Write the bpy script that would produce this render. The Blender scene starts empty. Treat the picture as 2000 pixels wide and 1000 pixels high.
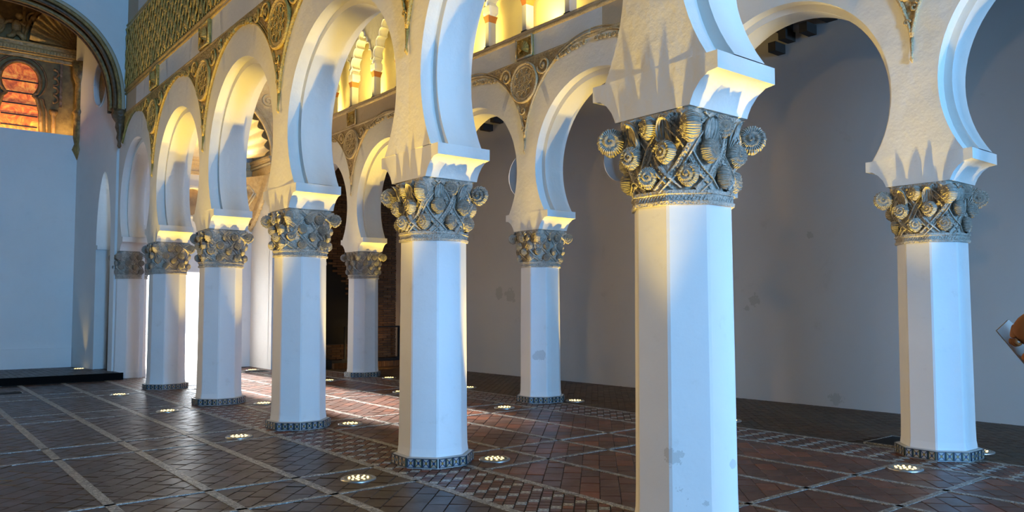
import bpy, bmesh, math, random
from math import sin, cos, pi, sqrt, atan2, radians, hypot
from mathutils import Vector, Matrix
random.seed(7)
SC = bpy.context.scene
COL = SC.collection

# ------------------------------------------------------------------ camera
CAM = Vector((-4.494, -6.949, 1.6)); F = 1525.0; CYP = 518.8
YAW, PITCH, ROLL = 0.6787, 0.0539, -0.002
fw = Vector((sin(YAW)*cos(PITCH), cos(YAW)*cos(PITCH), sin(PITCH)))
rt0 = Vector((cos(YAW), -sin(YAW), 0)); up0 = rt0.cross(fw)
rt = rt0*cos(ROLL)+up0*sin(ROLL); up = up0*cos(ROLL)-rt0*sin(ROLL)
cam = bpy.data.cameras.new('camera'); camo = bpy.data.objects.new('camera', cam); COL.objects.link(camo)
cam.sensor_width = 36; cam.lens = F/2000*36; cam.shift_y = (CYP-500)/2000; cam.clip_start = 0.05; cam.clip_end = 200
M4 = Matrix((rt, up, -fw)).transposed().to_4x4(); M4.translation = CAM
camo.matrix_world = M4
SC.camera = camo
def px(P):
    d = Vector(P)-CAM; z = d.dot(fw)
    if z < 0.1: return None
    return (1000+F*d.dot(rt)/z, CYP-F*d.dot(up)/z, z)

# ------------------------------------------------------------------ world, sun, daylight, exposure
W = bpy.data.worlds.new('world'); SC.world = W; W.use_nodes = True
wn = W.node_tree.nodes; bg = wn['Background']; bg.inputs[0].default_value = (0.80, 0.90, 1.0, 1); bg.inputs[1].default_value = 3.5
vs = SC.view_settings; vs.view_transform = 'Standard'; vs.look = 'None'; vs.gamma = 1; vs.use_curve_mapping = False
vs.exposure = -0.03
def add_light(name, kind, loc, energy, color, direction=None, **kw):
    l = bpy.data.lights.new(name, kind); l.energy = energy; l.color = color
    for k, v in kw.items(): setattr(l, k, v)
    o = bpy.data.objects.new(name, l); COL.objects.link(o); o.location = loc
    if direction is not None: o.rotation_euler = Vector(direction).to_track_quat('-Z', 'Y').to_euler()
    return o
# low sun through the chapel door at the far end of the aisle
add_light('sun', 'SUN', (1.9, 40, 12), 60.0, (1.0, 0.93, 0.88), (0.03, -1, -0.205), angle=radians(2.5))
# daylight through the tall windows of the entrance wall behind the camera
BLUE = (0.11, 0.45, 1.0)
add_light('aisle_window_daylight', 'AREA', (2.95, -25.6, 3.2), 3800, BLUE, (0, 1, 0), shape='RECTANGLE', size=2.7, size_y=5.4)
add_light('nave_window_daylight', 'AREA', (-4.1, -25.6, 4.4), 5000, (0.20, 0.52, 1.0), (0, 1, 0.03), shape='RECTANGLE', size=3.0, size_y=6.0)
add_light('outer_aisle_warm_fill', 'AREA', (6.1, -25.6, 3.2), 480, (1.0, 0.86, 0.74), (0, 1, 0), shape='RECTANGLE', size=1.6, size_y=3.5)  # warm fill added to lift the outer aisle wall, not daylight
# daylight entering through the chapel door
add_light('door_daylight', 'AREA', (1.535, 14.55, 1.4), 70, (0.90, 0.95, 1.0), (0, -1, -0.05), shape='RECTANGLE', size=1.6, size_y=2.4)

# ------------------------------------------------------------------ material helpers
MATS = {}
def newmat(name):
    m = bpy.data.materials.new(name); m.use_nodes = True; nt = m.node_tree
    b = nt.nodes['Principled BSDF']; MATS[name] = m
    return m, nt, b
def N(nt, t, **kw):
    n = nt.nodes.new(t)
    for k, v in kw.items():
        if k in n.inputs: n.inputs[k].default_value = v
        else: setattr(n, k, v)
    return n
def ramp(nt, fac, stops):
    r = nt.nodes.new('ShaderNodeValToRGB'); e = r.color_ramp.elements
    while len(e) < len(stops): e.new(0.5)
    for i, (p, c) in enumerate(stops): e[i].position = p; e[i].color = (*c, 1) if len(c) == 3 else c
    nt.links.new(fac, r.inputs[0]); return r.outputs[0]
def mixc(nt, fac, a, b, mode='MIX'):
    m = nt.nodes.new('ShaderNodeMix'); m.data_type = 'RGBA'; m.blend_type = mode
    for sock, v in ((m.inputs[0], fac), (m.inputs[6], a), (m.inputs[7], b)):
        if isinstance(v, (int, float)): sock.default_value = v
        elif isinstance(v, tuple): sock.default_value = (*v, 1)
        else: nt.links.new(v, sock)
    return m.outputs[2]
def mathn(nt, op, a, b=None, c=None):
    m = nt.nodes.new('ShaderNodeMath'); m.operation = op
    for s, v in zip(m.inputs, (a, b, c)):
        if v is None: continue
        if isinstance(v, (int, float)): s.default_value = v
        else: nt.links.new(v, s)
    return m.outputs[0]
def coords(nt, kind='Object'):
    return nt.nodes.new('ShaderNodeTexCoord').outputs[kind]
def wpos(nt): return nt.nodes.new('ShaderNodeNewGeometry').outputs['Position']
def noise(nt, vec, scale, detail=4, rough=0.55, dist=0):
    n = N(nt, 'ShaderNodeTexNoise', Scale=scale, Detail=detail, Roughness=rough, Distortion=dist); nt.links.new(vec, n.inputs['Vector']); return n.outputs[0]
def voro(nt, vec, scale, feature='F1', out=0, rnd=1.0):
    n = N(nt, 'ShaderNodeTexVoronoi', Scale=scale, Randomness=rnd); n.feature = feature; nt.links.new(vec, n.inputs['Vector']); return n.outputs[out]
def bump(nt, b, h, strength=0.3, dist=0.02):
    n = N(nt, 'ShaderNodeBump', Strength=strength, Distance=dist); nt.links.new(h, n.inputs['Height']); nt.links.new(n.outputs[0], b.inputs['Normal'])
def simple(name, col, rough=0.6, metal=0.0, emit=None, estr=0):
    m, nt, b = newmat(name); b.inputs['Base Color'].default_value = (*col, 1); b.inputs['Roughness'].default_value = rough; b.inputs['Metallic'].default_value = metal
    if emit: b.inputs['Emission Color'].default_value = (*emit, 1); b.inputs['Emission Strength'].default_value = estr
    return m

def plaster(name, col, dirt=(0.45, 0.40, 0.33), dirt_amt=0.25, scale=1.0, spots=(), spotcol=(0.30, 0.27, 0.22), bstr=0.22):
    m, nt, b = newmat(name); p = wpos(nt)
    big = noise(nt, p, 0.8*scale, 5, 0.6); fine = noise(nt, p, 9*scale, 6, 0.65)
    c = mixc(nt, ramp(nt, big, [(0.35, (0, 0, 0)), (0.75, (1, 1, 1))]), col, tuple(x*0.93 for x in col))
    worn = ramp(nt, noise(nt, p, 3.2*scale, 8, 0.72), [(0.60, (0, 0, 0)), (0.72, (1, 1, 1))])
    c = mixc(nt, mathn(nt, 'MULTIPLY', worn, dirt_amt), c, dirt)
    for (sx, sy, sz, r) in spots:
        d = N(nt, 'ShaderNodeVectorMath'); d.operation = 'DISTANCE'; nt.links.new(p, d.inputs[0]); d.inputs[1].default_value = (sx, sy, sz)
        k = mathn(nt, 'DIVIDE', d.outputs['Value'], r)
        k = mathn(nt, 'ADD', k, mathn(nt, 'MULTIPLY', noise(nt, p, 9, 5, 0.7), 1.5))
        c = mixc(nt, mathn(nt, 'MULTIPLY', ramp(nt, k, [(1.35, (1, 1, 1)), (1.0, (1, 1, 1))]) if False else mathn(nt, 'LESS_THAN', k, 1.24 if name != 'plaster_side' else 1.34), 0.34 if name != 'plaster_side' else 0.5), c, spotcol)
    nt.links.new(c, b.inputs['Base Color']); b.inputs['Roughness'].default_value = 0.72
    h = mathn(nt, 'ADD', mathn(nt, 'MULTIPLY', noise(nt, p, 2.5*scale, 4, 0.5), 1.6), mathn(nt, 'MULTIPLY', fine, 0.5))
    bump(nt, b, h, bstr, 0.03)
    return m
plaster('plaster_white', (0.80, 0.79, 0.76), dirt_amt=0.10)
plaster('plaster_arch', (0.80, 0.78, 0.73), dirt_amt=0.12, bstr=0.42)
plaster('plaster_shaft', (0.82, 0.81, 0.79), dirt=(0.50, 0.44, 0.34), dirt_amt=0.22, scale=1.3, bstr=0.12,
        spots=[(-0.40, -3.55, 0.62, 0.13), (-0.40, -3.62, 0.42, 0.08), (-0.25, -3.63, 0.30, 0.14), (0.0, -3.75, 0.55, 0.07), (4.2, 3.1, 0.8, 0.2)])
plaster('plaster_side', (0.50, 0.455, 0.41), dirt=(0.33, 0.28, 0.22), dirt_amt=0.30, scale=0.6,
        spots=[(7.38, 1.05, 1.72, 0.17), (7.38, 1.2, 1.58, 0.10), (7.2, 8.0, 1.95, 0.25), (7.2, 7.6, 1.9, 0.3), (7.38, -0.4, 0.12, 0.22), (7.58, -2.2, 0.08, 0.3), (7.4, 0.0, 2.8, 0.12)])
plaster('plaster_bright', (0.84, 0.83, 0.80), dirt_amt=0.12)
plaster('plaster_band', (0.54, 0.43, 0.29), dirt=(0.40, 0.30, 0.18), dirt_amt=0.4, scale=2.0)
plaster('low_bounce_brown', (0.26, 0.21, 0.15), dirt_amt=0.2)  # brown chosen to dim the bounce off the added left wall
plaster('plaster_gallery', (0.80, 0.70, 0.40), dirt_amt=0.1)

def carved(name, c0, c1, scale=26.0, strength=0.9, rough=0.75):
    m, nt, b = newmat(name); p = coords(nt)
    v = voro(nt, p, scale, 'F1'); n = noise(nt, p, scale*1.8, 4, 0.6); g = noise(nt, p, scale*0.18, 4, 0.6)
    f = mathn(nt, 'ADD', mathn(nt, 'MULTIPLY', n, 0.55), mathn(nt, 'MULTIPLY', g, 0.55))
    nt.links.new(ramp(nt, f, [(0.38, c0), (0.68, c1)]), b.inputs['Base Color']); b.inputs['Roughness'].default_value = rough
    bump(nt, b, mathn(nt, 'ADD', v, mathn(nt, 'MULTIPLY', n, 0.5)), strength, 0.02)
    return m
carved('capital_stone', (0.260, 0.221, 0.176), (0.572, 0.520, 0.442), 30, 0.8)
carved('capital_strap', (0.338, 0.299, 0.247), (0.650, 0.598, 0.520), 60, 0.7)
carved('capital_scroll', (0.338, 0.299, 0.240), (0.676, 0.624, 0.533), 24, 0.55)
carved('gold_stucco', (0.20, 0.115, 0.018), (0.54, 0.36, 0.075), 22, 1.0, 0.55)
carved('gold_ridge', (0.38, 0.24, 0.05), (0.68, 0.49, 0.14), 40, 0.5, 0.5)
carved('tan_stucco', (0.28, 0.19, 0.085), (0.54, 0.40, 0.20), 22, 0.9, 0.6)
carved('tan_ridge', (0.42, 0.31, 0.16), (0.68, 0.54, 0.32), 40, 0.5, 0.6)
carved('altar_gold', (0.12, 0.065, 0.02), (0.44, 0.26, 0.07), 9, 0.8, 0.5)
carved('altar_ridge', (0.18, 0.11, 0.04), (0.50, 0.34, 0.13), 12, 0.6, 0.45)
carved('altar_brown', (0.05, 0.028, 0.012), (0.19, 0.10, 0.038), 9, 0.7, 0.5)
carved('cream_relief', (0.64, 0.45, 0.22), (0.86, 0.70, 0.42), 7, 0.7, 0.6)
carved('cream_shell', (0.72, 0.58, 0.34), (0.84, 0.74, 0.52), 5, 0.15, 0.55)
carved('altar_wall', (0.11, 0.07, 0.025), (0.25, 0.17, 0.06), 4, 0.5, 0.7)

def scrollmat():
    m, nt, b = MATS['capital_scroll'], MATS['capital_scroll'].node_tree, MATS['capital_scroll'].node_tree.nodes['Principled BSDF']
    s = N(nt, 'ShaderNodeSeparateXYZ'); nt.links.new(coords(nt), s.inputs[0])
    w = mathn(nt, 'SINE', mathn(nt, 'MULTIPLY', mathn(nt, 'ARCTAN2', s.outputs[2], s.outputs[0]), 34))
    r = mathn(nt, 'SINE', mathn(nt, 'MULTIPLY', s.outputs[2], 22))
    h = mathn(nt, 'ADD', mathn(nt, 'MULTIPLY', w, 0.5), mathn(nt, 'MULTIPLY', r, 0.25))
    bump(nt, b, h, 0.7, 0.05)
scrollmat()
def brickmat(name, cols, rough=0.36):
    m, nt, b = newmat(name)
    g = nt.nodes.new('ShaderNodeNewGeometry'); oi = nt.nodes.new('ShaderNodeObjectInfo')
    r = mathn(nt, 'FRACT', mathn(nt, 'ADD', g.outputs['Random Per Island'], oi.outputs['Random']))
    n = len(cols); c = ramp(nt, r, [((i+0.5)/n, k) for i, k in enumerate(cols)])
    p = wpos(nt); nn = noise(nt, p, 14, 5, 0.65)
    c = mixc(nt, ramp(nt, nn, [(0.35, (0, 0, 0)), (0.7, (1, 1, 1))]), mixc(nt, 1.0, c, (0.72, 0.72, 0.72), 'MULTIPLY'), c)
    nt.links.new(c, b.inputs['Base Color'])
    rr = mathn(nt, 'ADD', mathn(nt, 'MULTIPLY', noise(nt, p, 5, 4, 0.6), 0.30), rough-0.12); nt.links.new(rr, b.inputs['Roughness'])
    bump(nt, b, noise(nt, p, 30, 4, 0.6), 0.18, 0.01)
    b.inputs['Specular IOR Level'].default_value = 0.42
    return m
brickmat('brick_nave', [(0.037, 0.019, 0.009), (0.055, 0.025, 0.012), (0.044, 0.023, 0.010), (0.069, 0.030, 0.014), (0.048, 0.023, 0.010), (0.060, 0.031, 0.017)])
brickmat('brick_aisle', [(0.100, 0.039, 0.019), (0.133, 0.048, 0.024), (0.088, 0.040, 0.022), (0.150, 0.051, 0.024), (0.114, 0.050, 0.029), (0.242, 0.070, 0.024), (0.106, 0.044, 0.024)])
brickmat('brick_outer', [(0.065, 0.039, 0.016), (0.092, 0.053, 0.024), (0.076, 0.043, 0.019), (0.108, 0.060, 0.026)], 0.5)
brickmat('brick_wall', [(0.10, 0.045, 0.014), (0.13, 0.062, 0.02), (0.08, 0.036, 0.012), (0.16, 0.078, 0.028)], 0.8)
def stone_strip():
    m, nt, b = newmat('inlay_stone'); p = wpos(nt)
    v = voro(nt, p, 34, 'F1', 1); e = voro(nt, p, 34, 'DISTANCE_TO_EDGE')
    lum = N(nt, 'ShaderNodeRGBToBW'); nt.links.new(v, lum.inputs[0])
    c = ramp(nt, lum.outputs[0], [(0.2, (0.20, 0.19, 0.165)), (0.5, (0.34, 0.33, 0.29)), (0.8, (0.48, 0.46, 0.41))])
    c = mixc(nt, ramp(nt, e, [(0.03, (1, 1, 1)), (0.08, (0, 0, 0))]), c, (0.10, 0.09, 0.08))
    nt.links.new(c, b.inputs['Base Color']); b.inputs['Roughness'].default_value = 0.42
    bump(nt, b, e, 0.4, 0.02)
stone_strip()
def tilemat(name, white, c1, c2, c3):
    # glazed tile with a cross, four petals and a centre, drawn in the tile's own X/Z coordinates
    m, nt, b = newmat(name); s = N(nt, 'ShaderNodeSeparateXYZ'); nt.links.new(coords(nt, 'Generated'), s.inputs[0])
    x = mathn(nt, 'ABSOLUTE', mathn(nt, 'SUBTRACT', s.outputs[0], 0.5)); z = mathn(nt, 'ABSOLUTE', mathn(nt, 'SUBTRACT', s.outputs[2], 0.5))
    diag = mathn(nt, 'ABSOLUTE', mathn(nt, 'SUBTRACT', x, z))
    rad = mathn(nt, 'SQRT', mathn(nt, 'ADD', mathn(nt, 'MULTIPLY', x, x), mathn(nt, 'MULTIPLY', z, z)))
    c = mixc(nt, mathn(nt, 'LESS_THAN', diag, 0.085), white, c1)
    c = mixc(nt, mathn(nt, 'LESS_THAN', rad, 0.17), c, c2)
    c = mixc(nt, mathn(nt, 'GREATER_THAN', x, 0.36), c, c3)
    c = mixc(nt, mathn(nt, 'GREATER_THAN', z, 0.42), c, (0.05, 0.06, 0.08))
    nt.links.new(c, b.inputs['Base Color']); b.inputs['Roughness'].default_value = 0.25
tilemat('glazed_blue', (0.34, 0.34, 0.31), (0.035, 0.06, 0.15), (0.24, 0.15, 0.04), (0.03, 0.05, 0.08))
tilemat('glazed_ochre', (0.32, 0.30, 0.25), (0.16, 0.09, 0.03), (0.02, 0.05, 0.13), (0.03, 0.06, 0.05))
def olambrilla():
    m, nt, b = newmat('inlay_tile'); s = N(nt, 'ShaderNodeSeparateXYZ'); nt.links.new(coords(nt, 'Generated'), s.inputs[0])
    x = mathn(nt, 'SUBTRACT', s.outputs[0], 0.5); y = mathn(nt, 'SUBTRACT', s.outputs[1], 0.5)
    rad = mathn(nt, 'SQRT', mathn(nt, 'ADD', mathn(nt, 'MULTIPLY', x, x), mathn(nt, 'MULTIPLY', y, y)))
    w = mathn(nt, 'SINE', mathn(nt, 'MULTIPLY', rad, 26))
    oi = nt.nodes.new('ShaderNodeObjectInfo')
    pale = ramp(nt, oi.outputs['Random'], [(0.2, (0.46, 0.46, 0.41)), (0.6, (0.36, 0.41, 0.43)), (0.9, (0.50, 0.46, 0.36))])
    nt.links.new(mixc(nt, mathn(nt, 'GREATER_THAN', w, 0.45), pale, (0.12, 0.12, 0.11)), b.inputs['Base Color']); b.inputs['Roughness'].default_value = 0.35
olambrilla()
simple('mortar', (0.065, 0.052, 0.042), 0.8)
simple('metal_rim', (0.42, 0.42, 0.40), 0.35, 0.9)
simple('lens_glass', (0.30, 0.28, 0.20), 0.15)
simple('led', (1, 0.8, 0.4), 0.4, 0, (1.0, 0.72, 0.26), 3.5)
simple('black_metal', (0.012, 0.012, 0.013), 0.45, 0.5)
simple('shade_black', (0.004, 0.004, 0.004), 0.9)  # black that paints the dark inside openings
simple('dark_wood', (0.028, 0.018, 0.011), 0.7)
simple('ceiling_wood', (0.085, 0.06, 0.04), 0.75)
simple('cap_orange', (0.42, 0.15, 0.03), 0.6)
simple('grey_stone', (0.50, 0.49, 0.46), 0.7)
simple('oculus_glass', (0.65, 0.75, 0.85), 0.2, 0, (0.62, 0.78, 1.0), 0.8)
simple('daylight_pane', (0.7, 0.8, 0.95), 0.2, 0, (0.5, 0.75, 1.0), 1.0)
simple('sleeve_rust', (0.34, 0.105, 0.018), 0.9)
simple('skin', (0.42, 0.17, 0.07), 0.6)
simple('trousers', (0.03, 0.035, 0.05), 0.9)
simple('hair', (0.03, 0.02, 0.012), 0.7)
simple('shoe', (0.02, 0.018, 0.016), 0.5)
simple('paper', (0.42, 0.35, 0.29), 0.8)
simple('courtyard_ground', (0.55, 0.50, 0.44), 0.9)
simple('step_black', (0.006, 0.006, 0.006), 0.9); MATS['step_black'].node_tree.nodes['Principled BSDF'].inputs['Specular IOR Level'].default_value = 0.05
def alabaster():
    m, nt, b = newmat('alabaster'); p = coords(nt)
    n = noise(nt, p, 3.2, 6, 0.7, 1.6)
    c = ramp(nt, n, [(0.30, (0.16, 0.015, 0.002)), (0.48, (0.55, 0.10, 0.012)), (0.62, (0.90, 0.30, 0.045)), (0.8, (1.0, 0.55, 0.14))])
    nt.links.new(c, b.inputs['Base Color']); nt.links.new(c, b.inputs['Emission Color']); b.inputs['Emission Strength'].default_value = 0.75; b.inputs['Roughness'].default_value = 0.4
alabaster()
carved('amber_disc', (0.36, 0.20, 0.07), (0.62, 0.40, 0.17), 3, 0.1, 0.5)

# ------------------------------------------------------------------ mesh helpers
class MB:
    def __init__(s): s.v = []; s.f = []; s.sm = []
    def add(s, vs, fs, smooth=False):
        o = len(s.v); s.v += [tuple(p) for p in vs]; s.f += [tuple(i+o for i in f) for f in fs]; s.sm += [smooth]*len(fs)
    def box(s, x0, x1, y0, y1, z0, z1):
        s.add([(x0, y0, z0), (x1, y0, z0), (x1, y1, z0), (x0, y1, z0), (x0, y0, z1), (x1, y0, z1), (x1, y1, z1), (x0, y1, z1)],
              [(0, 3, 2, 1), (4, 5, 6, 7), (0, 1, 5, 4), (1, 2, 6, 5), (2, 3, 7, 6), (3, 0, 4, 7)])
    def prism(s, poly, axis, a, b):
        # extrude a 2-D polygon along an axis; poly in the two other axes in order (x: y,z  y: x,z  z: x,y)
        def P(q, t): return {'x': (t, q[0], q[1]), 'y': (q[0], t, q[1]), 'z': (q[0], q[1], t)}[axis]
        n = len(poly); s.add([P(q, a) for q in poly]+[P(q, b) for q in poly],
            [tuple(range(n)), tuple(range(2*n-1, n-1, -1))]+[(i, (i+1) % n, n+(i+1) % n, n+i) for i in range(n)])
    def grid(s, rows, smooth=False, closed=False):
        n = len(rows[0]); fs = []
        for i in range(len(rows)-1):
            for j in range(n if closed else n-1):
                k = (j+1) % n; fs.append((i*n+j, i*n+k, (i+1)*n+k, (i+1)*n+j))
        s.add([p for r in rows for p in r], fs, smooth)
    def tube(s, pts, r, seg=6, smooth=True, cap=True):
        rows = []; n = len(pts); pts = [Vector(p) for p in pts]; prev = None
        for i, p in enumerate(pts):
            t = (pts[min(i+1, n-1)]-pts[max(i-1, 0)]).normalized()
            if prev is None:
                a = Vector((0, 0, 1)) if abs(t.z) < 0.9 else Vector((1, 0, 0)); u = t.cross(a).normalized()
            else: u = (prev-t*prev.dot(t)).normalized()
            prev = u; w = t.cross(u); rr = r[i] if isinstance(r, (list, tuple)) else r
            rows.append([tuple(p+(u*cos(2*pi*k/seg)+w*sin(2*pi*k/seg))*rr) for k in range(seg)])
        s.grid(rows, smooth, True)
        if cap:
            s.add(rows[0], [tuple(range(seg-1, -1, -1))]); s.add(rows[-1], [tuple(range(seg))])
    def lathe(s, prof, center, axis='z', seg=24, smooth=True):
        # prof: list of (radius, offset along axis)
        rows = []
        for r, h in prof:
            row = []
            for k in range(seg):
                a = 2*pi*k/seg; c, d = r*cos(a), r*sin(a)
                q = {'z': (c, d, h), 'x': (h, c, d), 'y': (c, h, d)}[axis]
                row.append((center[0]+q[0], center[1]+q[1], center[2]+q[2]))
            rows.append(row)
        s.grid(rows, smooth, True)
        s.add(rows[0], [tuple(range(seg-1, -1, -1))]); s.add(rows[-1], [tuple(range(seg))])
    def sphere(s, c, r, seg=12, ring=8):
        rx, ry, rz = r if isinstance(r, tuple) else (r, r, r)
        s.grid([[(c[0]+rx*max(sin(pi*i/ring), 0.002)*cos(2*pi*k/seg), c[1]+ry*max(sin(pi*i/ring), 0.002)*sin(2*pi*k/seg), c[2]+rz*cos(pi*i/ring)) for k in range(seg)] for i in range(ring+1)], True, True)
    def mesh(s, name, mat, fix=True, sharp=None):
        m = bpy.data.meshes.new(name); m.from_pydata(s.v, [], s.f)
        if any(s.sm): m.polygons.foreach_set('use_smooth', s.sm)
        if mat: m.materials.append(MATS[mat])
        if fix:
            b = bmesh.new(); b.from_mesh(m)
            bmesh.ops.remove_doubles(b, verts=b.verts, dist=1e-5)
            bmesh.ops.recalc_face_normals(b, faces=b.faces); b.to_mesh(m); b.free()
        if sharp: m.set_sharp_from_angle(angle=radians(sharp))
        m.update(); return m
    def build(s, name, mat, parent=None, loc=None, sharp=None, **kw):
        return link(name, s.mesh(name, mat, True, sharp), parent, loc, **kw)
def link(name, data, parent=None, loc=None, rot=None, scale=None, **kw):
    o = bpy.data.objects.new(name, data); COL.objects.link(o)
    if parent: o.parent = parent
    if loc is not None: o.location = loc
    if rot is not None: o.rotation_euler = rot
    if scale is not None: o.scale = scale
    for k, v in kw.items(): o[k] = v
    return o
def thing(name, label, cat, loc=(0, 0, 0), rotz=0, group=None, kind=None):
    o = bpy.data.objects.new(name, None); COL.objects.link(o); o.location = loc; o.rotation_euler = (0, 0, rotz)
    o.empty_display_size = 0.1; o['label'] = label; o['category'] = cat
    if group: o['group'] = group
    if kind: o['kind'] = kind
    return o
def tag(o, label, cat, group=None, kind=None):
    o['label'] = label; o['category'] = cat
    if group: o['group'] = group
    if kind: o['kind'] = kind
    return o

# ------------------------------------------------------------------ plan
S = 3.278
AX = 0.0; BX = 4.45; HT = 0.32                 # arcade axes, half wall thickness
AY = [-9.95, -6.70, -3.408, 0.019, 3.235, 6.618, 9.827, 13.02]
BY = [-9.70, -6.44, -3.178, 0.07, 3.322, 6.55, 9.79, 13.02]
AXs = [0, 0, -0.087, 0.058, -0.023, 0.027, 0.026, 0.06]; BXs = [BX, BX, 4.49, 4.45, 4.422, 4.44, 4.445, 4.45]
ROTA = [0, 0, 0.017, -0.066, 0.04, 0.017, 0.021, 0]; ROTB = [0, 0, -0.037, 0, -0.025, 0, 0.023, 0]
ZC0, ZC1 = 2.30, 2.93                          # capital
ZI = 3.24                                      # top of impost, foot of arches
CZ = 4.0                                       # arch centre height
TIPZ, CROWNZ = 4.50, 5.92                      # outer plain ring
def XW(y): return 7.45-0.036*y                 # inner face of the outer side wall

# ------------------------------------------------------------------ setting: floor base, walls, ceilings
fl = MB(); fl.box(-6.4, 9.1, -26.2, 15.4, -0.30, -0.014)
# the floor openings are shallow slabs painted black for the shade inside
floor = fl.build('floor', 'mortar', None); tag(floor, 'dark terracotta brick floor with pale stone inlay strips', 'floor', kind='structure')

def wall(name, label, b, mat): return tag(b.build(name, mat), label, 'wall', kind='structure')
# outer side wall (slightly out of square), with two splayed round windows
wr = MB()
OCU = [(4.05, 4.72), (7.12, 4.72)]; OR = 0.52; OR2 = 0.30; OD = 0.34
def rect_with_holes(mb, ya, yb, za, zb, holes, xf, xdepth):
    # wall strip from ya to yb split into cells around round holes; xf(y) gives the face
    cuts = sorted([ya, yb]+[h[0]-OR-0.12 for h in holes]+[h[0]+OR+0.12 for h in holes])
    for i in range(len(cuts)-1):
        y0, y1 = cuts[i], cuts[i+1]; hole = [h for h in holes if y0 < h[0] < y1]
        if not hole:
            mb.add([(xf(y0), y0, za), (xf(y1), y1, za), (xf(y1), y1, zb), (xf(y0), y0, zb)], [(0, 1, 2, 3)])
            continue
        hy, hz = hole[0]; n = 40; ring = []; out = []
        for k in range(n):
            a = 2*pi*k/n; ring.append((hy+OR*cos(a), hz+OR*sin(a)))
            dy, dz = cos(a), sin(a); t = min((y1-hy)/abs(dy) if abs(dy) > 1e-6 else 99, (OR+0.12)/abs(dz) if abs(dz) > 1e-6 else 99)
            out.append((hy+dy*t, hz+dz*t))
        mb.add([(xf(q[0]), q[0], q[1]) for q in ring]+[(xf(q[0]), q[0], q[1]) for q in out], [(k, (k+1) % n, n+(k+1) % n, n+k) for k in range(n)])
        z0, z1 = hz-OR-0.12, hz+OR+0.12
        mb.add([(xf(y0), y0, za), (xf(y1), y1, za), (xf(y1), y1, z0), (xf(y0), y0, z0)], [(0, 1, 2, 3)])
        mb.add([(xf(y0), y0, z1), (xf(y1), y1, z1), (xf(y1), y1, zb), (xf(y0), y0, zb)], [(0, 1, 2, 3)])
        # fill the four corner gaps between the clipped circle of rays and the cell rectangle
        for sy in (0, 1):
            for sz in (0, 1):
                cy_, cz_ = (y1 if sy else y0), (z1 if sz else z0)
                near = sorted(out, key=lambda q: hypot(q[0]-cy_, q[1]-cz_))[:2]
                mb.add([(xf(q[0]), q[0], q[1]) for q in near]+[(xf(cy_), cy_, cz_)], [(0, 1, 2)])
        mb.grid([[(xf(hy)+d, hy+(r)*cos(2*pi*k/n), hz+(r)*sin(2*pi*k/n)) for k in range(n)] for d, r in ((0.0, OR), (OD, OR2))], True, True)
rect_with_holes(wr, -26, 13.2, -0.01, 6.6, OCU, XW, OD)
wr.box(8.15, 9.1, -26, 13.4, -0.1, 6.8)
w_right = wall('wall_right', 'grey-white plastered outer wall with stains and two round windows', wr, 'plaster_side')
for i, (hy, hz) in enumerate(OCU):
    win = thing('window_%d' % (i+1), ['splayed round window behind the nearest capital', 'splayed round window seen beside the second pillar of the outer arcade'][i], 'window', (XW(hy)+OD-0.02, hy, hz), kind='structure')
    g = MB(); g.lathe([(OR2+0.02, 0), (OR2+0.02, 0.02)], (0.02, 0, 0), 'x', 32); g.build('pane', 'oculus_glass', win)
    g = MB()
    for k in range(2): g.box(-0.02, 0.02, -0.012, 0.012, -OR2, OR2) if k == 0 else g.box(-0.02, 0.02, -OR2, OR2, -0.012, 0.012)
    g.build('glazing_bar', 'black_metal', win)
wl = MB(); wl.box(-6.5, -6.2, -26, 12.5, -0.1, 10.2); wall('wall_left_standin', 'added brown stand-in wall closing the unseen left side of the nave', wl, 'low_bounce_brown')  # added wall seals out light where an arcade stands; brown keeps bounce low
# entrance wall behind the camera with tall windows
wb = MB()
WINB = [(-5.7, -2.5, 1.2, 7.5), (1.2, 4.3, 0.5, 5.9), (5.2, 7.0, 1.4, 5.0)]
xs = -6.5
for (x0, x1, z0, z1) in WINB:
    wb.box(xs, x0, -26.2, -25.8, -0.1, 10.2); wb.box(x0, x1, -26.2, -25.8, -0.1, z0); wb.box(x0, x1, -26.2, -25.8, z1, 10.2); xs = x1
wb.box(xs, 9.1, -26.2, -25.8, -0.1, 10.2)
wall('wall_entrance', 'white entrance wall with tall windows behind the viewer', wb, 'plaster_white')
for i, (x0, x1, z0, z1) in enumerate(WINB):
    win = thing('window_%d' % (i+3), 'tall daylight window of the entrance wall, at the end of the %s' % ['nave', 'inner aisle', 'outer aisle'][i], 'window', ((x0+x1)/2, -26.0, z0), kind='structure')
    g = MB(); g.box(-(x1-x0)/2, (x1-x0)/2, -0.03, -0.01, 0, z1-z0); g.build('pane', 'daylight_pane', win)
    g = MB(); w2 = (x1-x0)/2; h = z1-z0
    for k in range(-1, 2): g.box(k*w2*0.5-0.03, k*w2*0.5+0.03, -0.01, 0.05, 0, h)
    for k in range(1, 4): g.box(-w2, w2, -0.01, 0.05, h*k/4-0.03, h*k/4+0.03)
    g.build('glazing_bar', 'grey_stone', win)
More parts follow.
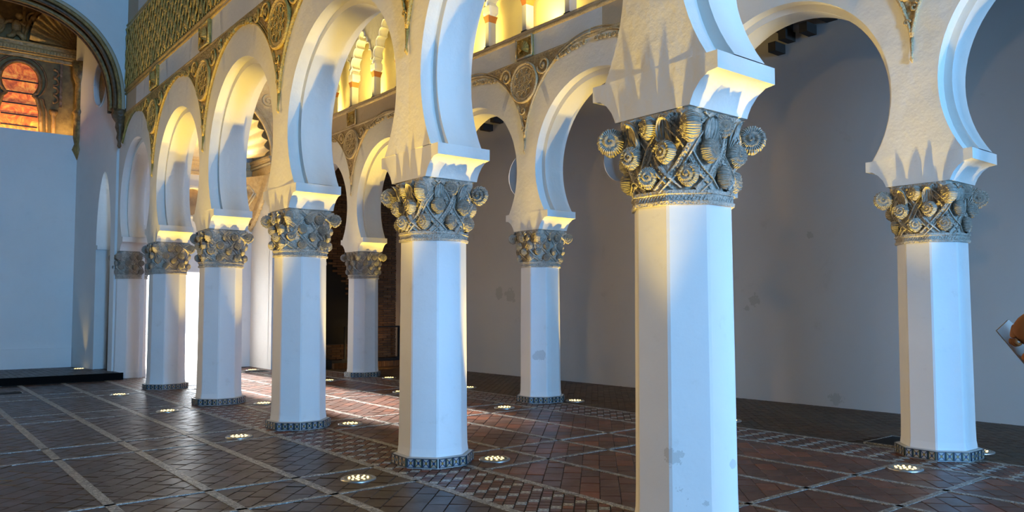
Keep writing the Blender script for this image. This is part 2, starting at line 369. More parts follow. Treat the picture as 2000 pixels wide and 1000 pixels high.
# ceilings
ce = MB(); ce.box(-6.5, 0.0, -26.2, 13.0, 10.0, 10.2); ce.box(-5.8, 0.4, 13.0, 16.6, 10.0, 10.2)
tag(ce.build('ceiling', 'ceiling_wood'), 'dark timber ceiling high above the nave', 'ceiling', kind='structure')
ce = MB(); ce.box(0.0, 4.6, -26.2, 13.4, 9.0, 9.2); tag(ce.build('ceiling_aisle', 'ceiling_wood'), 'timber ceiling above the inner aisle', 'ceiling', kind='structure')
ce = MB(); ce.box(4.5, 9.1, -26.2, 13.4, 6.45, 6.6); ca = tag(ce.build('ceiling_outer', 'ceiling_wood'), 'low timber ceiling of the outer aisle with dark beam ends', 'ceiling', kind='structure')
bm_ = MB(); bm_.box(4.7, 7.9, -0.09, 0.09, 6.27, 6.46); beam_mesh = bm_.mesh('beam', 'dark_wood')
for k in range(26):
    link('beam', beam_mesh, ca, (0, -7.5+0.78*k, 0))
st = MB(); st.box(-0.30, 0.12, -0.07, 0.07, -0.08, 0.08); stub = st.mesh('beam_stub', 'dark_wood')
for (y, z) in [(0.43, 6.02), (0.24, 6.18), (-0.14, 6.20), (8.3, 6.05), (7.9, 6.18)]:
    link('beam_stub', stub, ca, (XW(y), y, z))

# ------------------------------------------------------------------ arcades
NA = 56
def arch_curve(yc, R, foot=ZI, cz=CZ, n=NA):
    a0 = -math.asin(min(0.98, (cz-foot)/R)); pts = []
    for i in range(n+1):
        a = (pi-a0)+(a0-(pi-a0))*i/n if False else pi-a0-(pi-2*a0)*i/n
        pts.append((yc+R*cos(a), cz+R*sin(a)))
    return pts
def extrados(y0, y1, n=NA):
    h = (y1-y0)/2; yc = (y0+y1)/2
    c = ((CROWNZ**2-TIPZ**2)-h*h)/(2*(CROWNZ-TIPZ)); R = CROWNZ-c; a0 = math.asin((TIPZ-c)/R)
    a1 = math.atan2(TIPZ-c, h)
    return [(yc+R*cos(pi-a1-(pi-2*a1)*i/n), c+R*sin(pi-a1-(pi-2*a1)*i/n)) for i in range(n+1)]
def frame_line(y0, y1, ztop, n=NA):
    # outer frame polyline (left side up, top, right side down) with n+1 points
    L1 = ztop-ZI; L2 = y1-y0; T = 2*L1+L2; k1 = int(round(n*L1/T)); k2 = n-2*k1; pts = []
    for i in range(k1): pts.append((y0, ZI+L1*i/k1))
    for i in range(k2+1): pts.append((y0+L2*i/k2, ztop))
    for i in range(k1): pts.append((y1, ztop-L1*(i+1)/k1))
    return pts
def arch_bay(y0, y1, X, parent, ztop, name='arch'):
    yc = (y0+y1)/2; h = (y1-y0)/2; RO = h-0.245; RI = h-0.33
    co = arch_curve(yc, RO); ci = arch_curve(yc, RI, cz=CZ); fr = frame_line(y0, y1, ztop)
    d = 0.17; mb = MB()
    def at(c, x): return [(x, p[0], p[1]) for p in c]
    mb.grid([at(fr, X-HT), at(co, X-HT)])
    mb.grid([at(co, X-HT), at(co, X-d)], True)
    mb.grid([at(co, X-d), at(ci, X-d)])
    mb.grid([at(ci, X-d), at(ci, X-0.05), at(ci, X+0.05), at(ci, X+d)], True)
    mb.grid([at(ci, X+d), at(co, X+d)])
    mb.grid([at(co, X+d), at(co, X+HT)], True)
    mb.grid([at(co, X+HT), at(fr, X+HT)])
    mb.add([(X-HT, y0, ztop), (X+HT, y0, ztop), (X+HT, y1, ztop), (X-HT, y1, ztop)], [(0, 1, 2, 3)])
    # bottom of the wall on each impost
    for c, cc in ((co[0], y0), (co[-1], y1)):
        mb.add([(X-HT, c[0], ZI), (X+HT, c[0], ZI), (X+HT, cc, ZI), (X-HT, cc, ZI)], [(0, 1, 2, 3)])
    o = mb.build(name, 'plaster_arch', parent)
    o.data.set_sharp_from_angle(angle=radians(35)); return o

def spiral_pts(cx, cz, r, turns, start, sgn=1, n=26):
    return [(cx+(r*(1-0.86*i/n))*cos(start+sgn*2*pi*turns*i/n), cz+(r*(1-0.86*i/n))*sin(start+sgn*2*pi*turns*i/n)) for i in range(n+1)]
def spandrel(yprev, y, ynext, X, parent, ztop, gold, ridge, y_lo=None, y_hi=None):
    # carved triangular spandrel over a pillar: from crown to crown of the neighbouring arches
    xf = X-HT-0.022; left = extrados(yprev, y) if yprev is not None else None; right = extrados(y, ynext) if ynext is not None else None
    bot = []
    if left: bot += [p for p in left if p[0] >= (yprev+y)/2-0.01]
    if right: bot += [p for p in right if p[0] <= (y+ynext)/2+0.01 and (not bot or p[0] > bot[-1][0]+1e-6)]
    if not right: bot = [p for p in bot if p[1] > 5.35]
    mb = MB(); mb.grid([[(X-HT+0.02, p[0], p[1]) for p in bot], [(xf, p[0], p[1]+0.012) for p in bot], [(xf, p[0], ztop) for p in bot]])
    sp = mb.build('spandrel_panel', gold, parent)
    # ridge mouldings along the two arches and the top
    rd = MB()
    for seg in (left, right):
        if not seg: continue
        pts = [p for p in seg if bot[0][0]-0.01 <= p[0] <= bot[-1][0]+0.01]
        rd.tube([(xf-0.005, p[0], p[1]+0.03) for p in pts], 0.020, 5)
        rd.tube([(xf-0.002, p[0], p[1]+0.085) for p in pts if p[1] > TIPZ+0.22], 0.012, 5)
    # small pendant at the tip
    if right: rd.tube([(xf, y, TIPZ+0.02), (xf-0.01, y, TIPZ-0.16), (xf-0.012, y, TIPZ-0.21), (xf, y, TIPZ-0.25)], [0.022, 0.012, 0.022, 0.004], 6)
    rd.build('rib_moulding', ridge, sp)
    if not right: return sp
    # medallion
    md = MB(); zc = 5.50
    md.lathe([(0.36, 0.0), (0.36, -0.035), (0.335, -0.05), (0.315, -0.035), (0.30, -0.02), (0.285, -0.035), (0.265, -0.035), (0.255, -0.015), (0.02, -0.022)], (xf, y, zc), 'x', 36)
    for k in range(10):
        a = pi*k/10
        for o_ in (-0.12, 0.0, 0.12):
            c_ = sqrt(max(0.0, 0.25**2-o_**2)); dy, dz = cos(a), sin(a)
            if k % 2 == 0: md.tube([(xf-0.026, y-dy*c_-dz*o_, zc-dz*c_+dy*o_), (xf-0.026, y+dy*c_-dz*o_, zc+dz*c_+dy*o_)], 0.011, 4, cap=False)
    md.build('medallion', ridge, sp)
    # vine scrolls shrinking towards the crowns, and below the medallion
    for sg in (-1, 1):
        if (sg < 0 and not left) or (sg > 0 and not right): continue
        yy = y+sg*0.50; r = 0.17; k = 0
        while abs(yy-y) < S/2-0.12 and r > 0.03:
            seg = left if sg < 0 else right
            zb = min((abs(p[0]-yy), p[1]) for p in seg)[1]
            zc2 = min(ztop-r-0.03, (zb+ztop)/2+0.05); rr = min(r, max(0.03, (ztop-zb)/2-0.06))
            sc = MB(); sc.tube([(xf-0.012, q[0], q[1]) for q in spiral_pts(yy, zc2, rr, 1.6, k*2.0, sg)], [0.024*(1-0.4*i/26) for i in range(27)], 5)
            sc.sphere((xf-0.015, yy, zc2), (0.02, rr*0.28, rr*0.28), 8, 5)
            sc.build('vine_scroll', ridge, sp)
            yy += sg*(rr*2+0.03); r *= 0.86; k += 1
    lo = MB(); 
    for k in range(3):
        lo.tube([(xf-0.012, q[0], q[1]) for q in spiral_pts(y+(-0.04 if k % 2 else 0.04), 5.02-0.16*k, 0.075-0.018*k, 1.2, pi/2*k, 1 if k % 2 else -1, 18)], 0.014, 5)
    lo.build('vine_scroll', ridge, sp)
    return sp
def scallop(name, mat, parent, c, r, xdir=-1, depth=0.05):
    # scallop shell boss in the YZ plane
    mb = MB(); n = 9; rows = []
    for i in range(7):
        t = i/6; row = []
        for j in range(n*4+1):
            a = pi*(-0.15+1.30*j/(n*4)); lobe = 0.5+0.5*cos(2*pi*j/4)
            rr = r*t*(1+0.06*lobe*t)
            row.append((c[0]+xdir*(depth*(1-t*t*0.8)*(0.6+0.5*lobe)), c[1]+rr*cos(a), c[2]-r*0.35+rr*sin(a)*1.1))
        rows.append(row)
    mb.grid(rows, True); return mb.build(name, mat, parent)

wallA = thing('wall_nave_arcade', 'tall arcade wall of white horseshoe arches with gilded carved stucco beside the nave', 'wall', kind='structure')
wallB = thing('wall_aisle_arcade', 'second arcade wall of white horseshoe arches carrying the lit blind gallery', 'wall', kind='structure')
for i in range(len(AY)-1): arch_bay(AY[i], AY[i+1], AX, wallA, 9.9)
for i in range(len(BY)-1): arch_bay(BY[i], BY[i+1], BX, wallB, 6.36)
for i in range(1, len(AY)): spandrel(AY[i-1], AY[i], AY[i+1] if i+1 < len(AY) else None, AX, wallA, 6.03, 'gold_stucco', 'gold_ridge') if i+1 < len(AY) else spandrel(AY[i-1], AY[i], None, AX, wallA, 6.03, 'gold_stucco', 'gold_ridge')
for i in range(1, len(BY)): spandrel(BY[i-1], BY[i], BY[i+1] if i+1 < len(BY) else None, BX, wallB, 5.90, 'tan_stucco', 'tan_ridge')
# ---- nave side: plain band with bosses, mouldings and the carved lattice frieze
xa = AX-HT
def strip(name, mat, parent, x, y0, y1, z0, z1, proud): 
    mb = MB(); mb.box(x-proud, x+0.01, y0, y1, z0, z1); return mb.build(name, mat, parent)
YA0, YA1 = AY[0], 12.95
for z, r in ((6.04, 0.035), (6.52, 0.03), (6.60, 0.045), (8.02, 0.045), (8.12, 0.03)):
    mb = MB(); mb.tube([(xa-0.015, YA0, z), (xa-0.015, YA1, z)], r, 8); mb.build('cornice_moulding', 'gold_ridge', wallA)
strip('plain_band', 'plaster_band', wallA, xa, YA0, YA1, 6.06, 6.51, 0.012)
strip('plain_band', 'plaster_band', wallA, xa, YA0, YA1, 8.14, 8.75, 0.012)
fz = strip('lattice_frieze', 'gold_stucco', wallA, xa, YA0, YA1, 6.63, 8.0, 0.02)
P_ = 0.46; lat = MB(); y = YA0
def seg_clip(y0, z0, y1, z1): return [(xa-0.03, y0, z0), (xa-0.03, y1, z1)]
while y < YA1:
    for sg in (-1, 1):
        ya, yb = (y, y+1.36*0.62) if sg > 0 else (y+1.36*0.62, y)
        if max(ya, yb) < YA1: lat.tube(seg_clip(ya, 6.64, yb, 7.99), 0.022, 4, False)
    y += P_/2
lat.build('strapwork', 'gold_ridge', fz)
ros = MB(); ros.lathe([(0.085, 0), (0.08, -0.02), (0.06, -0.03), (0.05, -0.02), (0.03, -0.035), (0.005, -0.04)], (0, 0, 0), 'x', 8); rosm = ros.mesh('rosette', 'gold_ridge')
y = YA0+0.2; k = 0
while y < YA1-0.1:
    for j in range(4): link('rosette', rosm, fz, (xa-0.02, y, 6.80+0.34*j+(0.17 if k % 2 else 0))) if 6.8+0.34*j+(0.17 if k % 2 else 0) < 7.95 and y > 4.0 else None
    y += 0.23; k += 1
for yk in AY[1:]:
    bx = MB(); bx.box(xa-0.035, xa, yk-0.27, yk+0.27, 6.07, 6.50); bo = bx.build('boss_panel', 'gold_stucco', wallA)
    scallop('scallop_boss', 'gold_ridge', bo, (xa-0.04, yk, 6.29), 0.17, -1, 0.07)
    fr = MB()
    for a, b in (((yk-0.25, 6.09), (yk-0.25, 6.48)), ((yk+0.25, 6.09), (yk+0.25, 6.48)), ((yk-0.25, 6.48), (yk+0.25, 6.48)), ((yk-0.25, 6.09), (yk+0.25, 6.09))):
        fr.tube([(xa-0.04, *a), (xa-0.04, *b)], 0.022, 6)
    fr.build('frame_moulding', 'gold_ridge', bo)
# ---- aisle side of the second arcade: band, bosses, sill and blind gallery of lobed arches
xb = BX-HT; YB0, YB1 = BY[0], 12.9
for z, r in ((5.91, 0.03), (6.34, 0.04), (6.40, 0.03)):
    mb = MB(); mb.tube([(xb-0.015, YB0, z), (xb-0.015, YB1, z)], r, 8); mb.build('cornice_moulding', 'tan_ridge', wallB)
strip('plain_band', 'plaster_band', wallB, xb, YB0, YB1, 5.94, 6.31, 0.012)
for yk in BY[1:]:
    bx = MB(); bx.box(xb-0.035, xb, yk-0.22, yk+0.22, 5.94, 6.31); bo = bx.build('boss_panel', 'gold_stucco', wallB)
    scallop('scallop_boss', 'gold_ridge', bo, (xb-0.04, yk, 6.12), 0.14, -1, 0.06)
    fr = MB()
    for a, b in (((yk-0.21, 5.95), (yk-0.21, 6.30)), ((yk+0.21, 5.95), (yk+0.21, 6.30)), ((yk-0.21, 6.30), (yk+0.21, 6.30)), ((yk-0.21, 5.95), (yk+0.21, 5.95))):
        fr.tube([(xb-0.04, *a), (xb-0.04, *b)], 0.018, 6)
    fr.build('frame_moulding', 'tan_ridge', bo)
GD = 0.34
mb = MB(); mb.box(xb+GD, BX+HT, YB0, YB1, 6.36, 9.0); mb.build('gallery_back', 'plaster_gallery', wallB)
mb = MB(); mb.box(xb-0.04, xb+GD, YB0, YB1, 6.36, 6.42); mb.build('gallery_sill', 'plaster_band', wallB)
# lobed arch slab
GS = S/3
def lobed(half, z0, zt, frame):
    # base pointed arch, five lobes each side
    cusps = [(-half, z0), (-half*0.98, z0+0.26), (-half*0.80, z0+0.50), (-half*0.52, z0+0.70), (-half*0.24, z0+0.86), (0, z0+1.02)]
    pts = []
    full = cusps+[(-c[0], c[1]) for c in reversed(cusps[:-1])]
    for i in range(len(full)-1):
        a, b = Vector(full[i]), Vector(full[i+1]); m = (a+b)/2; d = (b-a); r = d.length/2
        nrm = Vector((-d.y, d.x)).normalized()
        n = 6
        for k in range(n): 
            t = pi*k/n; pts.append(tuple(m-d.normalized()*r*cos(t)+nrm*r*0.75*sin(t)))
    pts.append(full[-1]); return pts
lp = lobed(GS/2-0.085, 7.10, 8.1, None); n_ = len(lp)-1
def gframe(n, y0, y1, z0, z1):
    L1 = z1-z0; L2 = y1-y0; k1 = int(n*L1/(2*L1+L2)); k2 = n-2*k1
    return [(y0, z0+L1*i/k1) for i in range(k1)]+[(y0+L2*i/k2, z1) for i in range(k2+1)]+[(y1, z1-L1*(i+1)/k1) for i in range(k1)]
gf = gframe(n_, -GS/2, GS/2, 7.10, 9.0)
mb = MB(); x0, x1 = 0.03, 0.24
mb.grid([[(x0, *p) for p in gf], [(x0, *p) for p in lp]]); mb.grid([[(x0, *p) for p in lp], [(x1, *p) for p in lp]], True)
mb.grid([[(x1, *p) for p in lp], [(x1, *p) for p in gf]])
for sg in (0, -1): mb.add([(x0, *gf[sg]), (x0, *lp[sg]), (x1, *lp[sg]), (x1, *gf[sg])], [(0, 1, 2, 3)])
lobm = mb.mesh('lobed_arch', 'plaster_white', sharp=50)
# raised lobe hood in front (second order of small lobes)
hd = MB(); hd.tube([(x0-0.012, p[0]*1.0, p[1]) for p in lp[3:-3]], 0.022, 5); hoodm = hd.mesh('lobe_hood', 'plaster_white')
sh = MB(); sh.box(0.03, 0.20, -0.055, 0.055, 6.46, 6.92); shm = sh.mesh('colonnette_shaft', 'grey_stone')
bs = MB(); bs.box(0.015, 0.215, -0.07, 0.07, 6.42, 6.46); bsm = bs.mesh('colonnette_base', 'dark_wood')
cp = MB()
for a, b, c, d in ((6.92, 6.96, 0.056, 0.062), (6.96, 7.04, 0.062, 0.082)):
    cp.add([(0.115+sx*(w+0.03), sy*w, z) for z, w in ((a, c), (b, d)) for sx, sy in ((-1, -1), (1, -1), (1, 1), (-1, 1))], [(0, 1, 5, 4), (1, 2, 6, 5), (2, 3, 7, 6), (3, 0, 4, 7), (0, 3, 2, 1), (4, 5, 6, 7)])
cpm = cp.mesh('colonnette_capital', 'cap_orange')
bk = MB(); bk.add([(0.115+sx*w, sy*w, z) for z, w in ((7.04, 0.075), (7.10, 0.105), (7.22, 0.105), (7.30, 0.06)) for sx, sy in ((-1, -1), (1, -1), (1, 1), (-1, 1))],
    [(4*i+j, 4*i+(j+1) % 4, 4*i+4+(j+1) % 4, 4*i+4+j) for i in range(3) for j in range(4)]+[(0, 3, 2, 1), (12, 13, 14, 15)])
bkm = bk.mesh('impost_block', 'plaster_white')
y = BY[1]; k = 0
while y < YB1-0.3:
    cn = link('colonnette', shm, wallB, (xb, y, 0))
    link('colonnette_base', bsm, cn); link('colonnette_capital', cpm, cn); link('impost_block', bkm, cn)
    la = link('lobed_arch', lobm, wallB, (xb, y+GS/2, 0)); link('lobe_hood', hoodm, la)
    y += GS; k += 1
for y0_ in [0.9, 2.9, 4.9, 7.2, 9.2, 11.2]:
    add_light('gallery_light', 'AREA', (xb+0.24, y0_, 6.45), 80, (1.0, 0.74, 0.20), (0.25, 0, 1), shape='RECTANGLE', size=0.08, size_y=2.0)
mb = MB(); mb.box(xb+0.215, xb+0.265, BY[1], YB1, 6.42, 6.44); mb.build('light_strip', 'led', wallB)

# ------------------------------------------------------------------ pillars
T8 = math.tan(pi/8)
def octa(a, z, ch=0.012, rot=0.0):
    # octagon of apothem a with slightly softened corners
    pts = []
    for k in range(8):
        th = pi/8+k*pi/4; R = a/cos(pi/8)
        cx, cy = R*cos(th), R*sin(th)
        for sg in (-1, 1):
            t = th+sg*(pi/2+pi/8)*1.0
            # move along the two edges from the corner
            ea = th+sg*(pi/2+pi/8)
            pts.append((cx+ch*cos(ea), cy+ch*sin(ea), z))
    return pts
A0_ = 0.331
mb = MB()
prof = [(0.0, A0_+0.016), (0.13, A0_+0.014), (0.18, A0_+0.007), (0.35, A0_+0.003), (0.9, A0_), (1.6, A0_-0.004), (2.30, A0_-0.008)]
mb.grid([octa(a, z) for z, a in prof], False, True)
shaft_mesh = mb.mesh('shaft', 'plaster_shaft')
def impost_mesh():
    mb = MB(); prof = [(0.335, ZC1), (0.345, ZC1+0.03), (0.37, ZC1+0.08), (0.42, ZC1+0.14), (0.485, ZC1+0.185), (0.56, ZI-0.115), (0.56, ZI)]
    poly = [(p[0], p[1]) for p in prof]+[(-p[0], p[1]) for p in reversed(prof)]
    mb.prism(poly, 'x', -HT-0.001, HT+0.001); return mb.mesh('impost', 'plaster_arch', sharp=30)
IMP = impost_mesh()
# plinth kerb and its glazed tiles
mb = MB(); mb.grid([octa(A0_+0.060, -0.02, 0.004), octa(A0_+0.060, 0.094, 0.004), octa(A0_+0.045, 0.102, 0.004), octa(A0_-0.02, 0.103, 0.004)], False, True)
PLINTH = mb.mesh('plinth', 'grey_stone')
tm = MB(); w = 0.080; tm.box(-w/2+0.003, w/2-0.003, -0.012, 0.004, 0.004, 0.096); TILEA = tm.mesh('glazed_tile', 'glazed_blue'); TILEB = TILEA.copy(); TILEB.materials[0] = MATS['glazed_ochre']
# capital
def bell(th, t):
    z = ZC0+0.085+(ZC1-ZC0-0.085)*t
    a = 0.315+0.01*t
    k = ((th+pi/8) % (pi/4))-pi/8; ro = a/cos(k)
    k2 = ((th+pi/4) % (pi/2))-pi/4; rs = min((0.312)/cos(k2), 0.425)
    w = t*t*(3-2*t); r = ro*(1-w)+rs*w
    return r, z
def bellp(th, t, h=0.0):
    r, z = bell(th, t); return ((r+h)*cos(th), (r+h)*sin(th), z)
mb = MB(); nT = 96
mb.grid([[bellp(2*pi*j/nT, i/14) for j in range(nT)] for i in range(15)], True, True)
mb.add([bellp(2*pi*j/nT, 1) for j in range(nT)], [tuple(range(nT))])
CAPCORE = mb.mesh('capital', 'capital_stone')
mb = MB(); 
mb.grid([octa(a, z, 0.01) for z, a in ((ZC0-0.012, A0_-0.02), (ZC0-0.012, A0_+0.012), (ZC0+0.012, A0_+0.016), (ZC0+0.018, A0_+0.004), (ZC0+0.055, A0_+0.006), (ZC0+0.062, A0_+0.018), (ZC0+0.085, A0_+0.014), (ZC0+0.095, A0_-0.02))], False, True)
for k in range(8):
    th = k*pi/4
    for j in range(9):
        q = -0.105+0.026*j; n_x, n_y = cos(th), sin(th); a = A0_+0.006
        mb.tube([(a*n_x-q*n_y, a*n_y+q*n_x, ZC0+0.022), (a*n_x-(q+0.02)*n_y, a*n_y+(q+0.02)*n_x, ZC0+0.052)], 0.0045, 4, False)
COLLAR = mb.mesh('collar', 'capital_strap')
def strap_mesh(nstr, sweep, width, off):
    mb = MB(); nseg = 22
    for dirn in (1, -1):
        for k in range(nstr):
            th0 = 2*pi*(k+off)/nstr; rows = []
            for i in range(nseg+1):
                t = 0.01+0.93*i/nseg; e = t+0.06*sin(2*pi*t); th = th0+dirn*sweep*(e-0.5)
                wv = 0.010*cos(pi*4*t+(0 if dirn > 0 else pi))
                # local frame on the bell
                p0 = Vector(bellp(th, t)); p1 = Vector(bellp(th+dirn*sweep*0.01, min(1, t+0.01))) if t < 0.99 else None
                if p1 is None: tan = (p0-Vector(bellp(th-dirn*sweep*0.01, t-0.01))).normalized()
                else: tan = (p1-p0).normalized()
                nr = Vector((cos(th), sin(th), -0.25)).normalized(); sd = tan.cross(nr).normalized()
                row = []
                for u, hh in ((-1, -0.01), (-0.95, 0.032), (-0.62, 0.038), (-0.5, 0.016), (0.5, 0.016), (0.62, 0.038), (0.95, 0.032), (1, -0.01)):
                    row.append(tuple(p0+sd*(u*width/2)+nr*(hh+wv)))
                rows.append(row)
            mb.grid(rows, False)
            # bead row in the groove
            for i in range(2, nseg-1):
                t = 0.01+0.93*(i+0.5)/nseg; e = t+0.06*sin(2*pi*t); th = th0+dirn*sweep*(e-0.5); wv = 0.010*cos(pi*4*t+(0 if dirn > 0 else pi))
                q = Vector(bellp(th, t, 0.024+wv)); s_ = 0.008
                mb.add([q+Vector(v)*s_ for v in ((1, 0, 0), (0, 1, 0), (-1, 0, 0), (0, -1, 0), (0, 0, 1), (0, 0, -1))], [(0, 1, 4), (1, 2, 4), (2, 3, 4), (3, 0, 4), (1, 0, 5), (2, 1, 5), (3, 2, 5), (0, 3, 5)])
    return mb.mesh('interlace', 'capital_strap')
STRAP1 = strap_mesh(8, 1.25, 0.062, 0.0); STRAP2 = strap_mesh(8, 1.55, 0.052, 0.25)
def scroll_mesh():
    mb = MB(); nt_, nr_ = 40, 10
    for side in (-1, 1):
        rows = []
        for i in range(nr_+1):
            rho = max(0.02, i/nr_); row = []
            for j in range(nt_):
                a = 2*pi*j/nt_
                ridge = 0.5+0.5*cos(2*pi*(2.3*rho-side*a/(2*pi)))
                frill = 0.07*cos(14*a) if rho > 0.66 else 0
                hgt = (0.36+0.20*ridge*(1-0.3*rho)+0.22*(1-rho)+frill*0.6) if i < nr_ else 0.26
                rr = rho*(1+0.03*cos(14*a)*(rho > 0.7))
                row.append((rr*cos(a), side*hgt, rr*sin(a)))
            rows.append(row)
        mb.grid(rows, True, True)
        if side == -1: rimA = rows[-1]
        else: rimB = rows[-1]
    mid = [(1.09*(1+0.05*cos(14*2*pi*j/nt_))*cos(2*pi*j/nt_), 0, 1.09*(1+0.05*cos(14*2*pi*j/nt_))*sin(2*pi*j/nt_)) for j in range(nt_)]
    mb.grid([rimA, mid, rimB], True, True)
    # pine-cone shaped underside and the stem growing out of the bell
    mb.sphere((0, 0, -0.52), (0.62, 0.50, 0.70), 12, 8)
    return mb.mesh('scroll', 'capital_scroll')
SCROLL = scroll_mesh()
def leaf_mesh():
    # pointed leaf curling over at the top, in the local X (out) / Y / Z frame
    mb = MB(); rows = []
    for i in range(11):
        t = i/10; w = 0.055*sin(pi*min(1, 0.12+t*0.9))**0.8; x = 0.02+0.03*t+0.06*max(0, t-0.6)**1.2*2.2; z = 0.26*t-0.05*max(0, t-0.75)*3
        row = []
        for j in range(9):
            u = -1+j/4; row.append((x+0.022*abs(u)**0.8+0.008*cos(pi*4*u)-0.006, w*u, z))
        rows.append(row)
    mb.grid(rows, True)
    back = [[(p[0]-0.03, p[1], p[2]) for p in r] for r in rows]; mb.grid(back, True)
    edge = [r[0] for r in rows]+[p for p in rows[-1][1:]]+[r[-1] for r in reversed(rows[:-1])]
    eb = [r[0] for r in back]+[p for p in back[-1][1:]]+[r[-1] for r in reversed(back[:-1])]
    mb.grid([edge, eb]); return mb.mesh('leaf', 'capital_scroll')
LEAF = leaf_mesh()
def add_capital(parent, variant):
    cap = link('capital', CAPCORE, parent)
    link('collar', COLLAR, cap)
    if variant == 0:
        link('interlace', STRAP1, cap)
        spec = [(pi/4+k*pi/2, 2.785, 0.092, 0.495, 0.15*(-1)**k) for k in range(4)]
        spec += [(pi/8+k*pi/4, 2.645, 0.074, None, 1.05*(-1)**k) for k in range(8)]
        spec += [(k*pi/4, 2.485, 0.070, None, -1.05*(-1)**k) for k in range(8)]
        spec += [(k*pi/2, 2.83, 0.072, None, 1.1) for k in range(4)]
        for k in range(4):
            for d in (-0.36, 0.36):
                th = k*pi/2+d; r, z = bell(th, 0.58); link('leaf', LEAF, cap, (r*cos(th), r*sin(th), 2.655), (0, 0, th))
    else:
        link('interlace', STRAP2, cap)
        spec = [(pi/4+k*pi/2, 2.80, 0.080, 0.480, 0.2) for k in range(4)]
        spec += [(k*pi/2+d, 2.79, 0.058, None, 1.0 if d > 0 else -1.0) for k in range(4) for d in (-0.16, 0.28)]
        spec += [(pi/8+k*pi/4, 2.655, 0.060, None, 1.05*(-1)**k) for k in range(8)]
        spec += [(k*pi/4, 2.56, 0.056, None, -1.0) for k in range(8)]
        spec += [(pi/8+k*pi/4, 2.455, 0.058, None, 1.05) for k in range(8)]
    for th, z, r, rho, tw in spec:
        if rho is None: rho = bell(th, (z-ZC0-0.085)/(ZC1-ZC0-0.085))[0]+r*0.62
        link('scroll', SCROLL, cap, (rho*cos(th), rho*sin(th), z), (0, 0, th+tw), (r, r, r))
def pillar(x, y, rot, label, group, variant, plinth=True):
    t = thing('octagonal_pillar', label, 'pillar', (x, y, 0), rot, group)
    link('shaft', shaft_mesh, t)
    if plinth:
        pl = link('plinth', PLINTH, t)
        for k in range(8):
            th = k*pi/4; a = A0_+0.060
            for j in range(4):
                q = (j-1.5)*0.0795
                link('glazed_tile', (TILEA, TILEB)[(k*4+j) % 2], pl, (a*cos(th)-q*sin(th), a*sin(th)+q*cos(th), 0), (0, 0, th+pi/2))
    add_capital(t, variant)
    link('impost', IMP, t, None, (0, 0, -rot))
    return t
LA = {1: 'pillar of the nave arcade just outside the right edge of the photo', 2: 'nearest pillar, big scroll capital, its foot cut off by the bottom edge',
      3: 'second nearest pillar of the nave arcade, left of the nearest one', 4: 'third pillar of the nave arcade with round uplight on the floor to its left',
      5: 'fourth pillar of the nave arcade, right of the bright doorway', 6: 'fifth pillar of the nave arcade, in front of the bright doorway', 7: 'farthest nave arcade pillar without tiled base, beside the raised platform'}
LB = {1: 'pillar of the outer arcade outside the right edge of the photo', 2: 'outer arcade pillar at the far right beside the black floor opening', 3: 'outer arcade pillar hidden behind the nearest pillar',
      4: 'outer arcade pillar standing alone in front of the grey side wall', 5: 'outer arcade pillar hidden behind the second nearest pillar', 6: 'far outer arcade pillar in front of the dark brick wall', 7: 'last outer arcade pillar against the end wall'}
for i in range(1, 8):
    pillar(AXs[i], AY[i], ROTA[i], LA[i], 'pillars of the nave arcade', 0 if i in (2, 3, 1) else 1, i != 7)
    pillar(BXs[i], BY[i], ROTB[i], LB[i], 'pillars of the outer arcade', 0 if i in (2, 1) else 1, i != 7)
# ------------------------------------------------------------------ floor pieces
def clip_poly(poly, x0, x1):
    for sgn, lim in ((1, x0), (-1, x1)):
        out = []
        for i in range(len(poly)):
            a, b = poly[i], poly[(i+1) % len(poly)]
            da, db = sgn*(a[0]-lim), sgn*(b[0]-lim)
            if da >= 0: out.append(a)
            if (da >= 0) != (db >= 0):
                t = da/(da-db); out.append((a[0]+(b[0]-a[0])*t, a[1]+(b[1]-a[1])*t))
        poly = out
        if len(poly) < 3: return None
    return poly
def piece(poly, ztop, tilt=(0, 0), inset=0.004, bev=0.005):
    # one paving piece: joint inset, bevelled top, sides going down into the mortar
    cx = sum(p[0] for p in poly)/len(poly); cy = sum(p[1] for p in poly)/len(poly)
    def sh(d):
        r = []
        for p in poly:
            l = hypot(p[0]-cx, p[1]-cy) or 1e-6; k = max(0.2, 1-d*1.3/l); r.append((cx+(p[0]-cx)*k, cy+(p[1]-cy)*k))
        return r
    a, b = sh(inset), sh(inset+bev); n = len(poly)
    def zz(p): return ztop+(p[0]-cx)*tilt[0]+(p[1]-cy)*tilt[1]
    vs = [(p[0], p[1], -0.03) for p in a]+[(p[0], p[1], zz(p)-0.004) for p in a]+[(p[0], p[1], zz(p)) for p in b]
    fs = [(i, (i+1) % n, n+(i+1) % n, n+i) for i in range(n)]+[(n+i, n+(i+1) % n, 2*n+(i+1) % n, 2*n+i) for i in range(n)]+[tuple(range(2*n, 3*n))]
    return vs, fs, (cx, cy)
PIT = (4.63, 5.30, -2.73, -2.30)
rnd = random.Random(3)
bricks = []   # (screen area, poly, zone material)
c45 = cos(pi/4)
def uv(u, v): return ((u+v)*c45, (u-v)*c45)   # u along +45 degrees, v along -45
BANDS = ((-0.53, 0.20), (3.72, 4.48))
ZONES = [(-6.2, -0.53, 'brick_nave', 0.29, 0.176), (0.20, 3.72, 'brick_aisle', 0.29, 0.176), (4.48, 8.0, 'brick_outer', 0.24, 0.11)]
